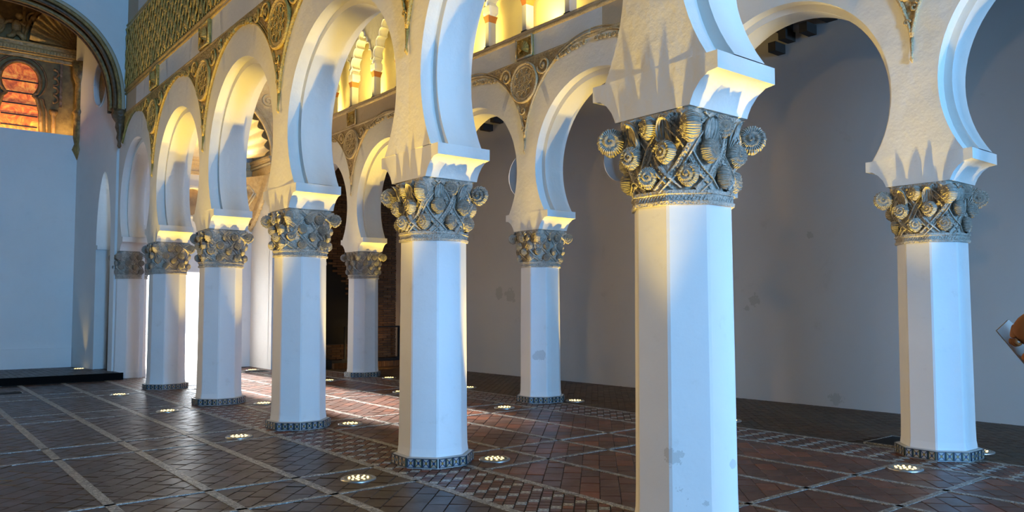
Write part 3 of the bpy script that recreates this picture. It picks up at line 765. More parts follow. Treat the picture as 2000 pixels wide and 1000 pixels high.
for zx0, zx1, zm, L, Wd in ZONES:
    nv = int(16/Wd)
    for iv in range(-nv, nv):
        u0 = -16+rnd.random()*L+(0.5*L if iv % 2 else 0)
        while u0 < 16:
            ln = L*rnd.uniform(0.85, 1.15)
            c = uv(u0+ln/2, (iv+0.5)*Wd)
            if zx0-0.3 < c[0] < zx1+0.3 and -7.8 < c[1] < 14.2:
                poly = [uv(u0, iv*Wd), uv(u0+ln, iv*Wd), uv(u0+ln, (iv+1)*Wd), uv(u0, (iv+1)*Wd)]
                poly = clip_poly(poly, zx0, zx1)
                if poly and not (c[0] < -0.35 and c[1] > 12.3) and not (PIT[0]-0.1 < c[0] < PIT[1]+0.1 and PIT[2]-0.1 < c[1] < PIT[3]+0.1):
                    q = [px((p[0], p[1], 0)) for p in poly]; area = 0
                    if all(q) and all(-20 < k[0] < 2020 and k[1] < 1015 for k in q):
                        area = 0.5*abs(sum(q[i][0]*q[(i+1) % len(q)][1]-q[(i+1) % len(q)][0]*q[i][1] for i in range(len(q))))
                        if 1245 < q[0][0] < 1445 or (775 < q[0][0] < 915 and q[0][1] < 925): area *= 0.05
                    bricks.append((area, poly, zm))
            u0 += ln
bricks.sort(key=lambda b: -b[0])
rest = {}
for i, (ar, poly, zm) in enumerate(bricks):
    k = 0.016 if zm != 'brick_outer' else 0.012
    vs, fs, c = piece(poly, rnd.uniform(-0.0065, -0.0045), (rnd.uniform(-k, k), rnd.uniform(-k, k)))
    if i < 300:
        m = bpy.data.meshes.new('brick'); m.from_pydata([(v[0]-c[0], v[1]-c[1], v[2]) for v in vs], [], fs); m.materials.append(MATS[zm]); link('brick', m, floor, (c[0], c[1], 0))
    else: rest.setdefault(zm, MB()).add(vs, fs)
for zm, mb in rest.items():
    m = mb.mesh('paving_bricks', zm, fix=False); o = link('paving_bricks', m, floor); o['kind'] = 'stuff'
# chequered inlay bands under the arcades: small patterned tiles among square bricks
tiles = []; PER = 0.194
for bi, (bx0, bx1) in enumerate(BANDS):
    n = int(16/PER)
    for iu in range(-n, n):
        for iv in range(-n, n):
            c = uv(iu*PER, iv*PER)
            if not (bx0-0.25 < c[0] < bx1+0.25 and -7.5 < c[1] < 13): continue
            if PIT[0]-0.2 < c[0] < PIT[1]+0.2 and PIT[2]-0.2 < c[1] < PIT[3]+0.2: continue
            h = PER/2; a, b = iu*PER, iv*PER
            for du, dv, wu, wv, tl in ((0, 0, 0.094, 0.094, (iu+iv) % 2 == 0), (0.097, 0, 0.094, 0.094, False), (0, 0.097, 0.094, 0.094, False), (0.097, 0.097, 0.094, 0.094, (iu+iv) % 2 == 0)):
                poly = clip_poly([uv(a+du, b+dv), uv(a+du+wu, b+dv), uv(a+du+wu, b+dv+wv), uv(a+du, b+dv+wv)], bx0, bx1)
                if not poly: continue
                q = px((poly[0][0], poly[0][1], 0)); ar = (1/q[2]**2 if q and -20 < q[0] < 2020 and q[1] < 1010 else 0)
                if q and (1245 < q[0] < 1445): ar *= 0.05
                tiles.append((ar, poly, tl))
tiles.sort(key=lambda b: -b[0]); mt, mbk = MB(), MB(); cnt = 0; cntb = 0
for ar, poly, tl in tiles:
    vs, fs, c = piece(poly, -0.004, (rnd.uniform(-0.012, 0.012), rnd.uniform(-0.012, 0.012)), 0.004, 0.003)
    if tl and cnt < 300 and ar > 0:
        m = bpy.data.meshes.new('inlay_tile'); m.from_pydata([(v[0]-c[0], v[1]-c[1], v[2]) for v in vs], [], fs); m.materials.append(MATS['inlay_tile']); link('inlay_tile', m, floor, (c[0], c[1], 0)); cnt += 1
    elif tl: mt.add(vs, fs)
    else: mbk.add(vs, fs)
o = link('inlay_tiles', mt.mesh('inlay_tiles', 'inlay_stone', fix=False), floor); o['kind'] = 'stuff'
o = link('inlay_bricks', mbk.mesh('inlay_bricks', 'brick_aisle', fix=False), floor); o['kind'] = 'stuff'
# stone inlay strips
def strip_seg(p, q, w, z=-0.001):
    p, q = Vector((*p, 0)), Vector((*q, 0)); d = (q-p).normalized(); n = Vector((-d.y, d.x, 0))*w/2; mb = MB()
    b = [p-n, p+n, q+n, q-n]
    mb.add([(v.x, v.y, -0.03) for v in b]+[(v.x, v.y, z) for v in b], [(4, 5, 6, 7), (0, 1, 5, 4), (1, 2, 6, 5), (2, 3, 7, 6), (3, 0, 4, 7)])
    return mb.build('inlay_strip', 'inlay_stone', floor)
for x in (-5.4, -4.6, -3.8, -2.99, -2.20, -1.40): strip_seg((x, -7.8), (x, 12.3), 0.085)
for x in (-0.56, 0.20): strip_seg((x, -7.8), (x, 12.3), 0.075)
for x in (1.07, 1.95, 2.80): strip_seg((x, -7.8), (x, 14.3), 0.060)
for x in (3.72, 4.48): strip_seg((x, -7.8), (x, 12.5), 0.060)
for k in range(-1, 5):
    yc = -0.25+S*k
    for d in (-0.41, 0.41): strip_seg((-6.1, yc+d-0.02), (-0.56, yc+d), 0.050); strip_seg((0.20, yc+d), (3.72, yc+d), 0.055)
# floor openings: dark inside painted on, a flat recess with a rim
pit = thing('floor_opening', 'black rectangular opening in the floor beside the far right pillar', 'opening', (0, 0, 0))
mb = MB(); mb.box(PIT[0], PIT[1], PIT[2], PIT[3], -0.02, 0.003); mb.build('shade_slab', 'shade_black', pit)
mb = MB()
for a in ((PIT[0]-0.02, PIT[0], PIT[2], PIT[3]), (PIT[1], PIT[1]+0.02, PIT[2], PIT[3]), (PIT[0]-0.02, PIT[1]+0.02, PIT[2]-0.02, PIT[2]), (PIT[0]-0.02, PIT[1]+0.02, PIT[3], PIT[3]+0.02)): mb.box(*a, -0.02, 0.008)
mb.build('rim', 'inlay_stone', pit)
for lab, (x0, x1, y0, y1) in (('dark slot in the floor by the platform at the left edge', (-2.95, -2.36, 10.55, 10.85)), ('dark slot in the floor before the white chapel wall', (2.65, 3.25, 12.55, 12.85))):
    t = thing('floor_opening', lab, 'opening'); mb = MB(); mb.box(x0, x1, y0, y1, -0.02, 0.006); mb.build('shade_slab', 'shade_black', t)
    mb = MB(); mb.box(x0-0.02, x0, y0, y1, -0.02, 0.009); mb.box(x1, x1+0.02, y0, y1, -0.02, 0.009); mb.build('rim', 'inlay_stone', t)

# ------------------------------------------------------------------ floor uplights
mb = MB(); mb.lathe([(0.165, -0.02), (0.165, 0.006), (0.155, 0.012), (0.135, 0.012), (0.132, 0.008)], (0, 0, 0), 'z', 36); RIM = mb.mesh('rim', 'metal_rim')
mb = MB(); mb.lathe([(0.131, 0.004), (0.131, 0.0105)], (0, 0, 0), 'z', 36); LENS = mb.mesh('lens', 'lens_glass')
mb = MB()
for r, n in ((0.0, 1), (0.045, 5), (0.09, 10)):
    for k in range(n):
        a = 2*pi*k/n+r*9; mb.lathe([(0.011, 0.010), (0.011, 0.014), (0.006, 0.017)], (r*cos(a), r*sin(a), 0), 'z', 8)
LEDS = mb.mesh('leds', 'led')
WARM = (1.0, 0.67, 0.11)
def uplight(x, y, label, power, aim=(0, 0, 1), group='uplights let into the floor', z=0.0):
    t = thing('floor_uplight', label, 'uplight', (x, y, z), random.random()*6, group)
    link('rim', RIM, t); link('lens', LENS, t); link('leds', LEDS, t, kind='stuff')
    add_light('uplight_beam', 'SPOT', (x, y, z+0.03), power, WARM, aim, spot_size=radians(38), spot_blend=1.0, shadow_soft_size=0.05)
PW = 1300
UA = [(-0.96, -3.72), (-0.956, -0.259), (-0.968, 2.852), (-0.968, 5.993), (-1.0, 9.015)]
ULA = ['on the nave side of the nearest pillar, outside the photo', 'largest one, left of the second nearest pillar', 'left of the third nave pillar', 'left of the fourth nave pillar', 'left of the fifth nave pillar']
for (x, y), l in zip(UA, ULA): uplight(x, y, 'round floor uplight '+l, PW*(0.72 if y < -1 else 1.0), (0.03, 0.05, 1))
UA2 = [(0.63, -3.75), (0.607, -0.325), (0.605, 2.944), (0.566, 5.989), (0.57, 9.2)]
ULB = ['behind the nearest pillar', 'right of the second nearest pillar', 'right of the third nave pillar', 'right of the fourth nave pillar', 'right of the fifth nave pillar']
for (x, y), l in zip(UA2, ULB): uplight(x, y, 'round floor uplight '+l, PW*0.6, (-0.02, 0.05, 1))
UB = [(3.466, -3.29), (3.40, -0.2), (3.345, 2.974), (3.3, 6.1), (3.276, 9.163)]
ULC = ['in front of the far right pillar', 'behind the nearest pillar near the outer arcade', 'left of the lone outer pillar before the grey wall', 'behind the second nearest pillar', 'left of the pillar before the brick wall']
for (x, y), l in zip(UB, ULC): uplight(x, y, 'round floor uplight '+l, PW*0.9, (0.03, 0.02, 1))
UB2 = [(5.008, -3.379), (4.9, -0.2), (4.835, 2.9), (4.742, 5.902), (4.624, 8.854)]
ULD = ['behind the far right pillar', 'at the outer aisle behind the nearest pillar', 'right of the lone outer pillar before the grey wall', 'just right of the second nearest pillar, far off', 'right of the pillar before the brick wall']
for k, ((x, y), l) in enumerate(zip(UB2, ULD)): uplight(x, y, 'round floor uplight '+l, PW*(0.2, 0.3, 0.7, 0.8, 0.8)[k], (0.06, 0.0, 1))
uplight(-0.749, 14.3, 'round floor uplight on the raised platform at the far left', 40, (0, 0.1, 1), z=0.15)
uplight(3.05, 13.15, 'round floor uplight before the white chapel wall, behind the third nave pillar', 900, (-0.15, 0.1, 1))
uplight(0.75, 13.15, 'round floor uplight added unseen in the chapel, behind the farthest nave pillar', 700, (0.15, 0.1, 1))  # extra lamp added to brighten the upper chapel

# ------------------------------------------------------------------ planar wall with one hole (ray construction)
def wall_with_hole(mb, O, D, Nn, s0, s1, z0, z1, hole, center, depth, reveal=True):
    # O origin, D unit direction along the wall, Nn unit normal pointing into the wall's thickness
    O, D, Nn = Vector(O), Vector(D), Vector(Nn); cs, cz = center
    def P(q, d=0.0): return tuple(O+D*q[0]+Vector((0, 0, q[1]))+Nn*d)
    angs = set(round(atan2(h[1]-cz, h[0]-cs), 7) for h in hole)
    for c in ((s0, z0), (s1, z0), (s1, z1), (s0, z1)): angs.add(round(atan2(c[1]-cz, c[0]-cs), 7))
    angs = sorted(angs); inner, outer = [], []
    for a in angs:
        dx, dz = cos(a), sin(a)
        t = min([(s1-cs)/dx if dx > 1e-9 else 1e9, (s0-cs)/dx if dx < -1e-9 else 1e9, (z1-cz)/dz if dz > 1e-9 else 1e9, (z0-cz)/dz if dz < -1e-9 else 1e9])
        outer.append((cs+dx*t, cz+dz*t)); best = None
        for i in range(len(hole)):
            p, q = hole[i], hole[(i+1) % len(hole)]
            ex, ez = q[0]-p[0], q[1]-p[1]; det = dx*(-ez)+dz*ex
            if abs(det) < 1e-12: continue
            wx, wz = p[0]-cs, p[1]-cz
            tt = (wx*(-ez)+wz*ex)/det; uu = (dx*wz-dz*wx)/det
            if tt > 0 and -1e-5 <= uu <= 1+1e-5: best = tt if best is None else max(best, tt)
        best = best if best is not None else t
        inner.append((cs+dx*min(best, t), cz+dz*min(best, t)))
    n = len(angs)
    same = [hypot(inner[i][0]-outer[i][0], inner[i][1]-outer[i][1]) < 1e-4 for i in range(n)]
    idx = [i for i in range(n) if not (same[i] and same[(i+1) % n])]
    for d in ((0.0, depth) if depth else (0.0,)):
        mb.add([P(q, d) for q in inner]+[P(q, d) for q in outer], [(i, (i+1) % n, n+(i+1) % n, n+i) for i in idx])
    if reveal and depth: mb.add([P(q) for q in inner]+[P(q, depth) for q in inner], [(i, (i+1) % n, n+(i+1) % n, n+i) for i in idx])
    if depth: mb.add([P(q) for q in outer]+[P(q, depth) for q in outer], [(i, (i+1) % n, n+(i+1) % n, n+i) for i in idx])

# ------------------------------------------------------------------ chancel at the end of the nave
pf = MB(); pf.box(-6.2, -0.22, 12.42, 15.4, -0.02, 0.14); plat = tag(pf.build('floor_platform', 'mortar'), 'raised brick-paved platform at the far left end', 'platform', kind='structure')
mb = MB(); mb.box(-6.2, -0.20, 12.34, 12.42, 0, 0.155); mb.build('step_edge', 'step_black', plat)
mb = MB()
for i in range(48):
    for j in range(24):
        x0 = -6.1+i*0.122; y0 = 12.43+j*0.116
        if x0 > -0.35: continue
        vs, fs, c = piece([(x0, y0), (x0+0.12, y0), (x0+0.12, y0+0.114), (x0, y0+0.114)], 0.0, (rnd.uniform(-.02, .02), rnd.uniform(-.02, .02)), 0.004, 0.003)
        mb.add([(v[0], v[1], v[2]+0.152) for v in vs], fs)
o = link('paving_bricks', mb.mesh('paving_bricks', 'brick_nave', fix=False), plat); o['kind'] = 'stuff'
bw = MB(); bw.box(-4.9, -0.70, 15.2, 15.8, 0.1, 5.96)
w_end = wall('wall_chancel', 'plain white wall below the stained window at the far left', bw, 'plaster_white')
mb = MB(); mb.box(-4.8, -0.78, 15.15, 15.21, 0.14, 0.63); mb.build('wall_base', 'plaster_white', w_end)
# angled side wall with the pointed opening and the round window
P0 = Vector((-0.32, 13.0, 0)); P1 = Vector((-0.78, 15.25, 0)); Dw = (P1-P0).normalized(); Lw = (P1-P0).length+0.15; Nw = Vector((Dw.y, -Dw.x, 0))
sw = MB()
hole = [(0.20, 0.14), (0.20, 3.1)]
for k in range(1, 9): t = k/8; hole.append((0.20+0.39*t**1.6, 3.1+1.77*(1-(1-t)**1.7)**0.9))
for k in range(7, 0, -1): t = k/8; hole.append((0.98-0.39*t**1.6, 3.1+1.77*(1-(1-t)**1.7)**0.9))
hole += [(0.98, 3.1), (0.98, 0.14)]
wall_with_hole(sw, P0, Dw, Nw, -0.02, Lw, 0.14, 5.6, hole, (0.59, 2.2), 0.30)
oc = [(0.95+0.34*cos(2*pi*k/32), 7.08+0.56*sin(2*pi*k/32)) for k in range(32)]
wall_with_hole(sw, P0, Dw, Nw, -0.02, Lw, 5.6, 10.1, oc, (0.95, 7.08), 0.30)
w_side = wall('wall_chancel_side', 'angled white side wall with a pointed opening and tall round window', sw, 'plaster_white')
mb = MB()   # impost ledge inside the pointed opening
for a in (0.20, 0.98): pass
q = P0+Dw*0.99+Nw*0.15; mb.add([tuple(P0+Dw*s_+Nw*n_+Vector((0, 0, z))) for z in (3.02, 3.12) for s_, n_ in ((0.90, 0.0), (1.0, 0.0), (1.0, 0.3), (0.90, 0.3))], [(0, 1, 5, 4), (1, 2, 6, 5), (2, 3, 7, 6), (3, 0, 4, 7), (0, 3, 2, 1), (4, 5, 6, 7)])
mb.build('impost_ledge', 'plaster_white', w_side)
ow = thing('window_6', 'tall oval window with brown reveal beside the chancel arch', 'window', tuple(P0+Dw*0.95+Nw*0.10+Vector((0, 0, 7.08))), kind='structure')
ow.rotation_euler = (0, 0, atan2(Dw.y, Dw.x))
mb = MB(); mb.lathe([(0.36, 0), (0.36, 0.03)], (0, 0, 0), 'y', 32); mb.v = [(v[0], -v[1], v[2]*1.6) for v in mb.v]; mb.build('pane', 'altar_gold', ow)
mb = MB(); mb.tube([(0.35*cos(2*pi*k/32), 0.11, 0.57*sin(2*pi*k/32)) for k in range(33)], 0.025, 6); mb.build('rim', 'plaster_white', ow)
# passage behind the pointed opening, so that one sees a white wall
mb = MB(); mb.box(0.18, 0.28, 12.7, 15.5, -0.05, 5.6); mb.box(-0.02, 0.28, 12.9, 15.5, 5.5, 5.7); mb.box(-0.30, 0.40, 15.4, 15.6, -0.05, 10.2); mb.box(-6.6, 0.5, 16.05, 16.2, -0.1, 10.2); mb.box(0.28, 0.4, 14.4, 16.2, -0.1, 10.2); mb.box(-5.2, -4.8, 13.0, 16.1, 0, 10.2); wall('wall_passage', 'white wall glimpsed through the pointed opening, with added light-sealing walls out of view', mb, 'plaster_bright')  # outer boxes added to seal out leaking sky light

add_light('passage_fill', 'AREA', (0.0, 14.0, 5.35), 22, (0.85, 0.92, 1.0), (0, 0, -1), shape='RECTANGLE', size=0.22, size_y=1.8)  # fill lamp added in the cavity to brighten the view through the opening
add_light('altar_warm_fill', 'AREA', (-2.4, 15.45, 6.02), 50, (1.0, 0.64, 0.20), (0, 0.35, 1), shape='RECTANGLE', size=3.6, size_y=0.1)  # added unseen lamp that warms the altar wall
# altar wall above, with the glowing keyhole window
YA = 15.75
aw = MB(); aw.box(-4.9, -0.35, YA, YA+0.3, 5.9, 10.2); w_alt = wall('wall_altar', 'dim gilded altar wall above the white wall at the far left', aw, 'altar_wall')
kw = thing('window_7', 'glowing orange keyhole window with dark bars in the altar wall', 'window', (-1.98, YA, 6.0), kind='structure')
def keyhole(g=0.0):
    pts = [(-0.43-g, -0.1), (-0.40-g, 0.55), (-0.33-g, 0.86)]
    a0 = radians(225)
    for k in range(21): a = radians(228)-radians(276)*k/20; pts.append(((0.385+g)*cos(a), 1.30+(0.43+g)*sin(a)))
    pts += [(0.33+g, 0.86), (0.40+g, 0.55), (0.43+g, -0.1)]; return pts
mb = MB(); mb.prism(keyhole(), 'y', -0.04, -0.02); mb.build('pane', 'alabaster', kw)
for z in (0.15, 0.42, 0.70, 0.98, 1.28):
    mb = MB(); w_ = 0.37 if z != 0.70 else 0.40; mb.box(-w_-0.02, w_+0.02, -0.075, -0.045, z-0.015, z+0.015); mb.build('bar', 'black_metal', kw)
mb = MB(); mb.tube([(p[0], -0.05, p[1]) for p in keyhole(0.05)], 0.05, 6); mb.tube([(p[0]*1.1, -0.03, p[1]*1.04) for p in keyhole(0.13)], 0.03, 6); mb.build('surround', 'altar_brown', kw)
mb = MB()
for k in range(4): mb.tube([(0.72+0.11*cos(a), -0.03, 0.95+0.22*k+0.10*sin(a)) for a in [radians(-90+15*j) for j in range(13)]], 0.035, 6)
mb.box(0.86, 0.92, -0.06, 0, 0.75, 1.9); mb.lathe([(0.07, -0.1), (0.055, 0.0), (0.055, 0.5), (0.10, 0.56), (0.10, 0.66)], (0.74, -0.06, 0), 'z', 12); mb.build('lobed_border', 'altar_brown', kw)
# cornice, corner pilaster, half shell, figure relief and medallion
mb = MB(); mb.box(-4.9, -0.45, YA-0.10, YA, 7.88, 7.96); mb.box(-4.9, -0.45, YA-0.16, YA, 8.02, 8.10); mb.box(-4.9, -0.45, YA-0.22, YA, 8.14, 8.22)
for z, d in ((7.99, 0.14), (8.12, 0.19), (8.24, 0.20)): mb.tube([(-4.9, YA-d, z), (-0.45, YA-d, z)], 0.03, 6)
co = mb.build('altar_cornice', 'altar_ridge', w_alt)
dm = MB(); dm.box(-0.03, 0.03, -0.05, 0, -0.04, 0.04); dmm = dm.mesh('dentil', 'altar_ridge')
for k in range(34): link('dentil', dmm, co, (-3.0+0.072*k, YA-0.17, 8.06))
mb = MB(); mb.box(-0.68, -0.42, 15.3, YA, 7.80, 7.92); mb.build('cornice_block', 'plaster_band', w_alt)
mb = MB(); mb.lathe([(0.03, 5.30), (0.12, 5.5), (0.17, 5.6), (0.12, 5.75), (0.15, 5.9), (0.15, 6.5), (0.19, 6.55), (0.13, 6.65), (0.13, 7.3), (0.19, 7.45), (0.22, 7.85)], (-0.72, 15.20, 0), 'z', 12); mb.build('corner_column', 'altar_gold', w_alt)
def fan(hx, hz, ang0, ang1, n, r0, r1, y, mat, parent, name='half_shell'):
    mb = MB(); rows = []; m = n*6
    for i in range(9):
        t = i/8; row = []
        for j in range(m+1):
            a = radians(ang0+(ang1-ang0)*j/m); lobe = abs(sin(pi*j/6)); r = r0+(r1-r0)*t
            row.append((hx+r*cos(a), y-0.05-0.22*t*t-0.10*lobe*(0.3+t), hz+r*sin(a)))
        rows.append(row)
    mb.grid(rows, True); return mb.build(name, mat, parent)
fan(-0.72, 8.30, 98, 180, 9, 0.08, 1.12, YA, 'altar_ridge', w_alt)
mb = MB(); mb.tube([(-0.72+1.2*cos(a), YA-0.12, 8.30+1.2*sin(a)) for a in [radians(95+5*k) for k in range(18)]], 0.05, 6); mb.box(-1.98, -1.92, YA-0.12, YA, 8.28, 9.3); mb.build('shell_rim', 'altar_gold', w_alt)
mb = MB()   # small figure in relief
mb.sphere((-2.10, YA-0.10, 8.62), (0.11, 0.09, 0.17), 12, 8); mb.sphere((-2.06, YA-0.13, 8.88), 0.085, 12, 8)
mb.tube([(-2.1, YA-0.1, 8.48), (-1.99, YA-0.14, 8.40), (-1.93, YA-0.1, 8.27)], [0.075, 0.06, 0.04], 8); mb.tube([(-2.12, YA-0.1, 8.48), (-2.2, YA-0.12, 8.36), (-2.3, YA-0.1, 8.33)], [0.075, 0.06, 0.04], 8)
mb.tube([(-2.02, YA-0.1, 8.74), (-1.94, YA-0.14, 8.66), (-1.90, YA-0.1, 8.78)], [0.05, 0.04, 0.03], 8); mb.tube([(-2.18, YA-0.1, 8.74), (-2.3, YA-0.12, 8.70), (-2.36, YA-0.1, 8.62)], [0.05, 0.04, 0.03], 8)
mb.build('figure_relief', 'altar_ridge', w_alt)
mb = MB(); mb.lathe([(0.30, 0), (0.30, -0.07), (0.25, -0.09), (0.22, -0.05), (0.02, -0.07)], (-2.62, YA, 8.62), 'y', 28); mb.build('medallion', 'altar_ridge', w_alt)
mb = MB(); mb.sphere((-1.74, YA-0.1, 8.88), (0.08, 0.09, 0.10), 12, 8); mb.tube([(-1.74+0.14*cos(a), YA-0.08, 8.88+0.16*sin(a)) for a in [2*pi*k/20 for k in range(21)]], 0.03, 6); mb.build('head_relief', 'altar_ridge', w_alt)
# chancel arch wall with moulded ring, carried on a corbel
def sup(t, a, b, e=2.35): 
    c, s_ = cos(t), sin(t); return (-2.80+a*(abs(c)**(2/e))*(1 if c > 0 else -1), 6.15+b*abs(s_)**(2/e))
archp = [sup(pi*k/60, 2.36, 2.26) for k in range(61)]
cw = MB(); hole = [(p[0], p[1]) for p in archp]
wall_with_hole(cw, (0, 12.4, 0), (1, 0, 0), (0, 1, 0), -5.6, -0.20, 6.15, 10.1, hole, (-2.8, 6.6), 0.55)
w_ca = wall('wall_chancel_arch', 'wide round chancel arch with gilded moulded ring at the upper left', cw, 'plaster_white')
for nm, da, dy, r, mat in (('ring_moulding', 0.10, -0.02, 0.05, 'plaster_band'), ('ring_moulding', 0.03, -0.03, 0.045, 'altar_gold'), ('ring_moulding', -0.05, 0.02, 0.05, 'altar_brown'), ('ring_moulding', -0.08, 0.30, 0.06, 'altar_gold'), ('ring_moulding', -0.05, 0.55, 0.06, 'altar_brown')):
    mb = MB(); mb.tube([(p[0], 12.4+dy, p[1]) for p in [sup(pi*k/60, 2.36+da, 2.26+da) for k in range(61)]], r, 6); mb.build(nm, mat, w_ca)
mb = MB(); mb.grid([[(p[0], y, p[1]) for p in [sup(pi*k/60, 2.34, 2.24) for k in range(61)]] for y in (12.39, 12.97)], True); mb.build('arch_soffit', 'altar_gold', w_ca)
dn = MB(); dn.box(-0.05, 0.05, -0.05, 0.05, -0.035, 0.035); dnm = dn.mesh('dentil', 'tan_ridge')
for k in range(1, 46):
    t = pi*k/46; p = sup(t, 2.36-0.06, 2.26-0.06); q = sup(t+0.01, 2.3, 2.2)
    link('dentil', dnm, w_ca, (p[0], 12.44, p[1]), (0, -atan2(q[1]-p[1], q[0]-p[0]), 0), (0.9, 0.6, 0.7))
mb = MB(); mb.lathe([(0.02, 5.28), (0.045, 5.33), (0.03, 5.42), (0.07, 5.50), (0.055, 5.62), (0.10, 5.75), (0.09, 5.86), (0.17, 5.98), (0.19, 6.06), (0.16, 6.10), (0.20, 6.18)], (-0.36, 12.55, 0), 'z', 12); mb.build('corbel', 'altar_brown', w_ca)

# ------------------------------------------------------------------ chapel at the end of the inner aisle
XL, XR, YF, YBK = 0.38, 3.45, 12.92, 14.42; XM = 1.87
cwl = MB(); n = 40
hole = [(XL, 0.0), (XL, 5.62)]+[(XM-1.52*cos(pi*k/n), 5.62+1.52*sin(pi*k/n)) for k in range(1, n)]+[(XR, 5.62), (XR, 0.0)]
wall_with_hole(cwl, (0, YF, 0), (1, 0, 0), (0, 1, 0), 0.05, 4.60, 0.0, 9.1, hole, (XM, 3.0), 0.22)
w_fr = wall('wall_chapel_front', 'white end wall of the inner aisle around the shell-vaulted chapel', cwl, 'plaster_bright')
cbk = MB(); door = [(0.62, 0.0), (0.62, 2.55), (2.45, 2.55), (2.45, 0.0)]
wall_with_hole(cbk, (0, YBK, 0), (1, 0, 0), (0, 1, 0), 0.0, 3.8, 0.0, 3.6, door, (1.5, 1.2), 0.30)
oc = [(XM+0.36*cos(2*pi*k/32), 4.42+0.36*sin(2*pi*k/32)) for k in range(32)]
wall_with_hole(cbk, (0, YBK, 0), (1, 0, 0), (0, 1, 0), 0.0, 3.8, 3.6, 7.4, oc, (XM, 4.42), 0.30)
w_cb = wall('wall_chapel_back', 'bright white back wall of the chapel with the sunlit doorway', cbk, 'plaster_bright')
d1 = thing('door_1', 'dazzling open doorway behind the fourth and fifth nave pillars', 'doorway', (1.535, YBK, 0), kind='structure')
mb = MB(); mb.box(-0.99, -0.92, -0.03, 0.05, 0, 2.62); mb.box(0.92, 0.99, -0.03, 0.05, 0, 2.62); mb.box(-0.99, 0.99, -0.03, 0.05, 2.56, 2.64); mb.build('door_frame', 'plaster_bright', d1)
aw_ = thing('window_8', 'round amber window above the bright doorway', 'window', (XM, YBK, 4.42), kind='structure')
mb = MB(); mb.lathe([(0.37, 0.10), (0.37, 0.12)], (0, 0, 0), 'y', 32); mb.build('pane', 'amber_disc', aw_)
mb = MB(); mb.lathe([(0.36, 0.0), (0.36, -0.03), (0.44, -0.03), (0.44, 0.0)], (0, 0, 0), 'y', 32); mb.tube([(0.40*cos(2*pi*k/32), -0.02, 0.40*sin(2*pi*k/32)) for k in range(33)], 0.04, 6, cap=False)
mb2 = MB(); mb2.tube([(0.40*cos(2*pi*k/32), -0.01, 0.40*sin(2*pi*k/32)) for k in range(33)], 0.045, 6, cap=False); mb2.build('rim', 'plaster_bright', aw_)
mb = MB(); mb.box(XR, XR+0.25, YF+0.2, YBK+0.3, 0, 7.4); w_cr = wall('wall_chapel_right', 'bright white side wall of the chapel', mb, 'plaster_bright')
mb = MB(); mb.box(XL-0.10, XL, YF+0.2, YBK+0.3, 0, 7.4); wall('wall_chapel_left', 'left side wall of the chapel', mb, 'plaster_bright')
mb = MB(); mb.box(XL-0.3, XR+0.4, YF, YBK+0.6, 7.35, 7.5); tag(mb.build('ceiling_chapel', 'ceiling_wood'), 'roof above the shell vault', 'ceiling', kind='structure')
# shell half dome
def shell():
    mb = MB(); n = 17; m = n*8; rows = []; hinge = Vector((XM, YBK-0.05, 5.62))
    for i in range(15):
        t = i/14; row = []
        for j in range(m+1):
            a = pi*j/m; lobe = abs(cos(pi*n*j/m)); rim = Vector((XM+1.49*cos(a), YF+0.05, 5.62+1.49*sin(a)))
            # arc from hinge (back, low) to rim over the dome surface
            ph = t*pi/2; d = Vector((cos(a)*sin(ph), -(1-cos(ph)), sin(a)*sin(ph)))
            p = Vector((XM+1.49*d.x, YBK-0.05+(YBK-0.05-YF-0.05)*d.y, 5.62+1.49*d.z))
            inw = (Vector((XM, YF+0.2, 5.62))-p).normalized() if t > 0.02 else Vector((0, -1, 0))
            row.append(tuple(p+inw*(0.13*lobe*t)))
        rows.append(row)
    mb.grid(rows, True); return mb
shell().build('shell_vault', 'cream_shell', w_fr)
for r, dy, rad in ((1.53, -0.02, 0.05), (1.64, -0.03, 0.04), (1.58, 0.0, 0.05)):
    mb = MB(); mb.tube([(XM+r*cos(pi*k/40), YF+dy, 5.62+r*sin(pi*k/40)) for k in range(41)], rad, 6); mb.build('arch_moulding', 'cream_relief', w_fr)
rp = MB(); inn = [(XM-1.62*cos(pi*k/40), 5.45+1.75*sin(pi*k/40)) for k in range(41)]; fr_ = gframe(40, 0.35, 4.1, 5.45, 8.4)
rp.grid([[(p[0], YF-0.03, p[1]) for p in fr_], [(p[0], YF-0.03, p[1]) for p in inn]]); rpo = rp.build('relief_panel', 'cream_relief', w_fr)
mb = MB()
for k in range(14):
    a = pi*(k+0.5)/14; c = (XM+2.0*cos(a)*0.98, 5.6+2.05*sin(a))
    if 0.45 < c[0] < 4.0: mb.tube([(q[0], YF-0.045, q[1]) for q in spiral_pts(c[0], c[1], 0.17, 1.6, a, 1 if k % 2 else -1)], 0.03, 5)
mb.build('vine_scroll', 'cream_shell', rpo)
# entablature round the chapel
en = MB()
for z0, z1, d in ((5.16, 5.24, 0.04), (5.24, 5.40, 0.02), (5.40, 5.48, 0.06), (5.48, 5.55, 0.10), (5.55, 5.62, 0.14)):
    en.box(XL, XR, YBK-d, YBK, z0, z1); en.box(XR-d, XR, YF, YBK, z0, z1); en.box(XL, XL+d, YF, YBK, z0, z1)
eo = en.build('entablature', 'cream_relief', w_cb)
bd = MB(); bd.sphere((0, 0, 0), 0.03, 8, 5); bdm = bd.mesh('bead', 'cream_shell')
for k in range(24):
    link('bead', bdm, eo, (XR-0.075, YF+0.05+k*0.06, 5.44)); link('bead', bdm, eo, (XR-0.06-k*0.06, YBK-0.075, 5.44))
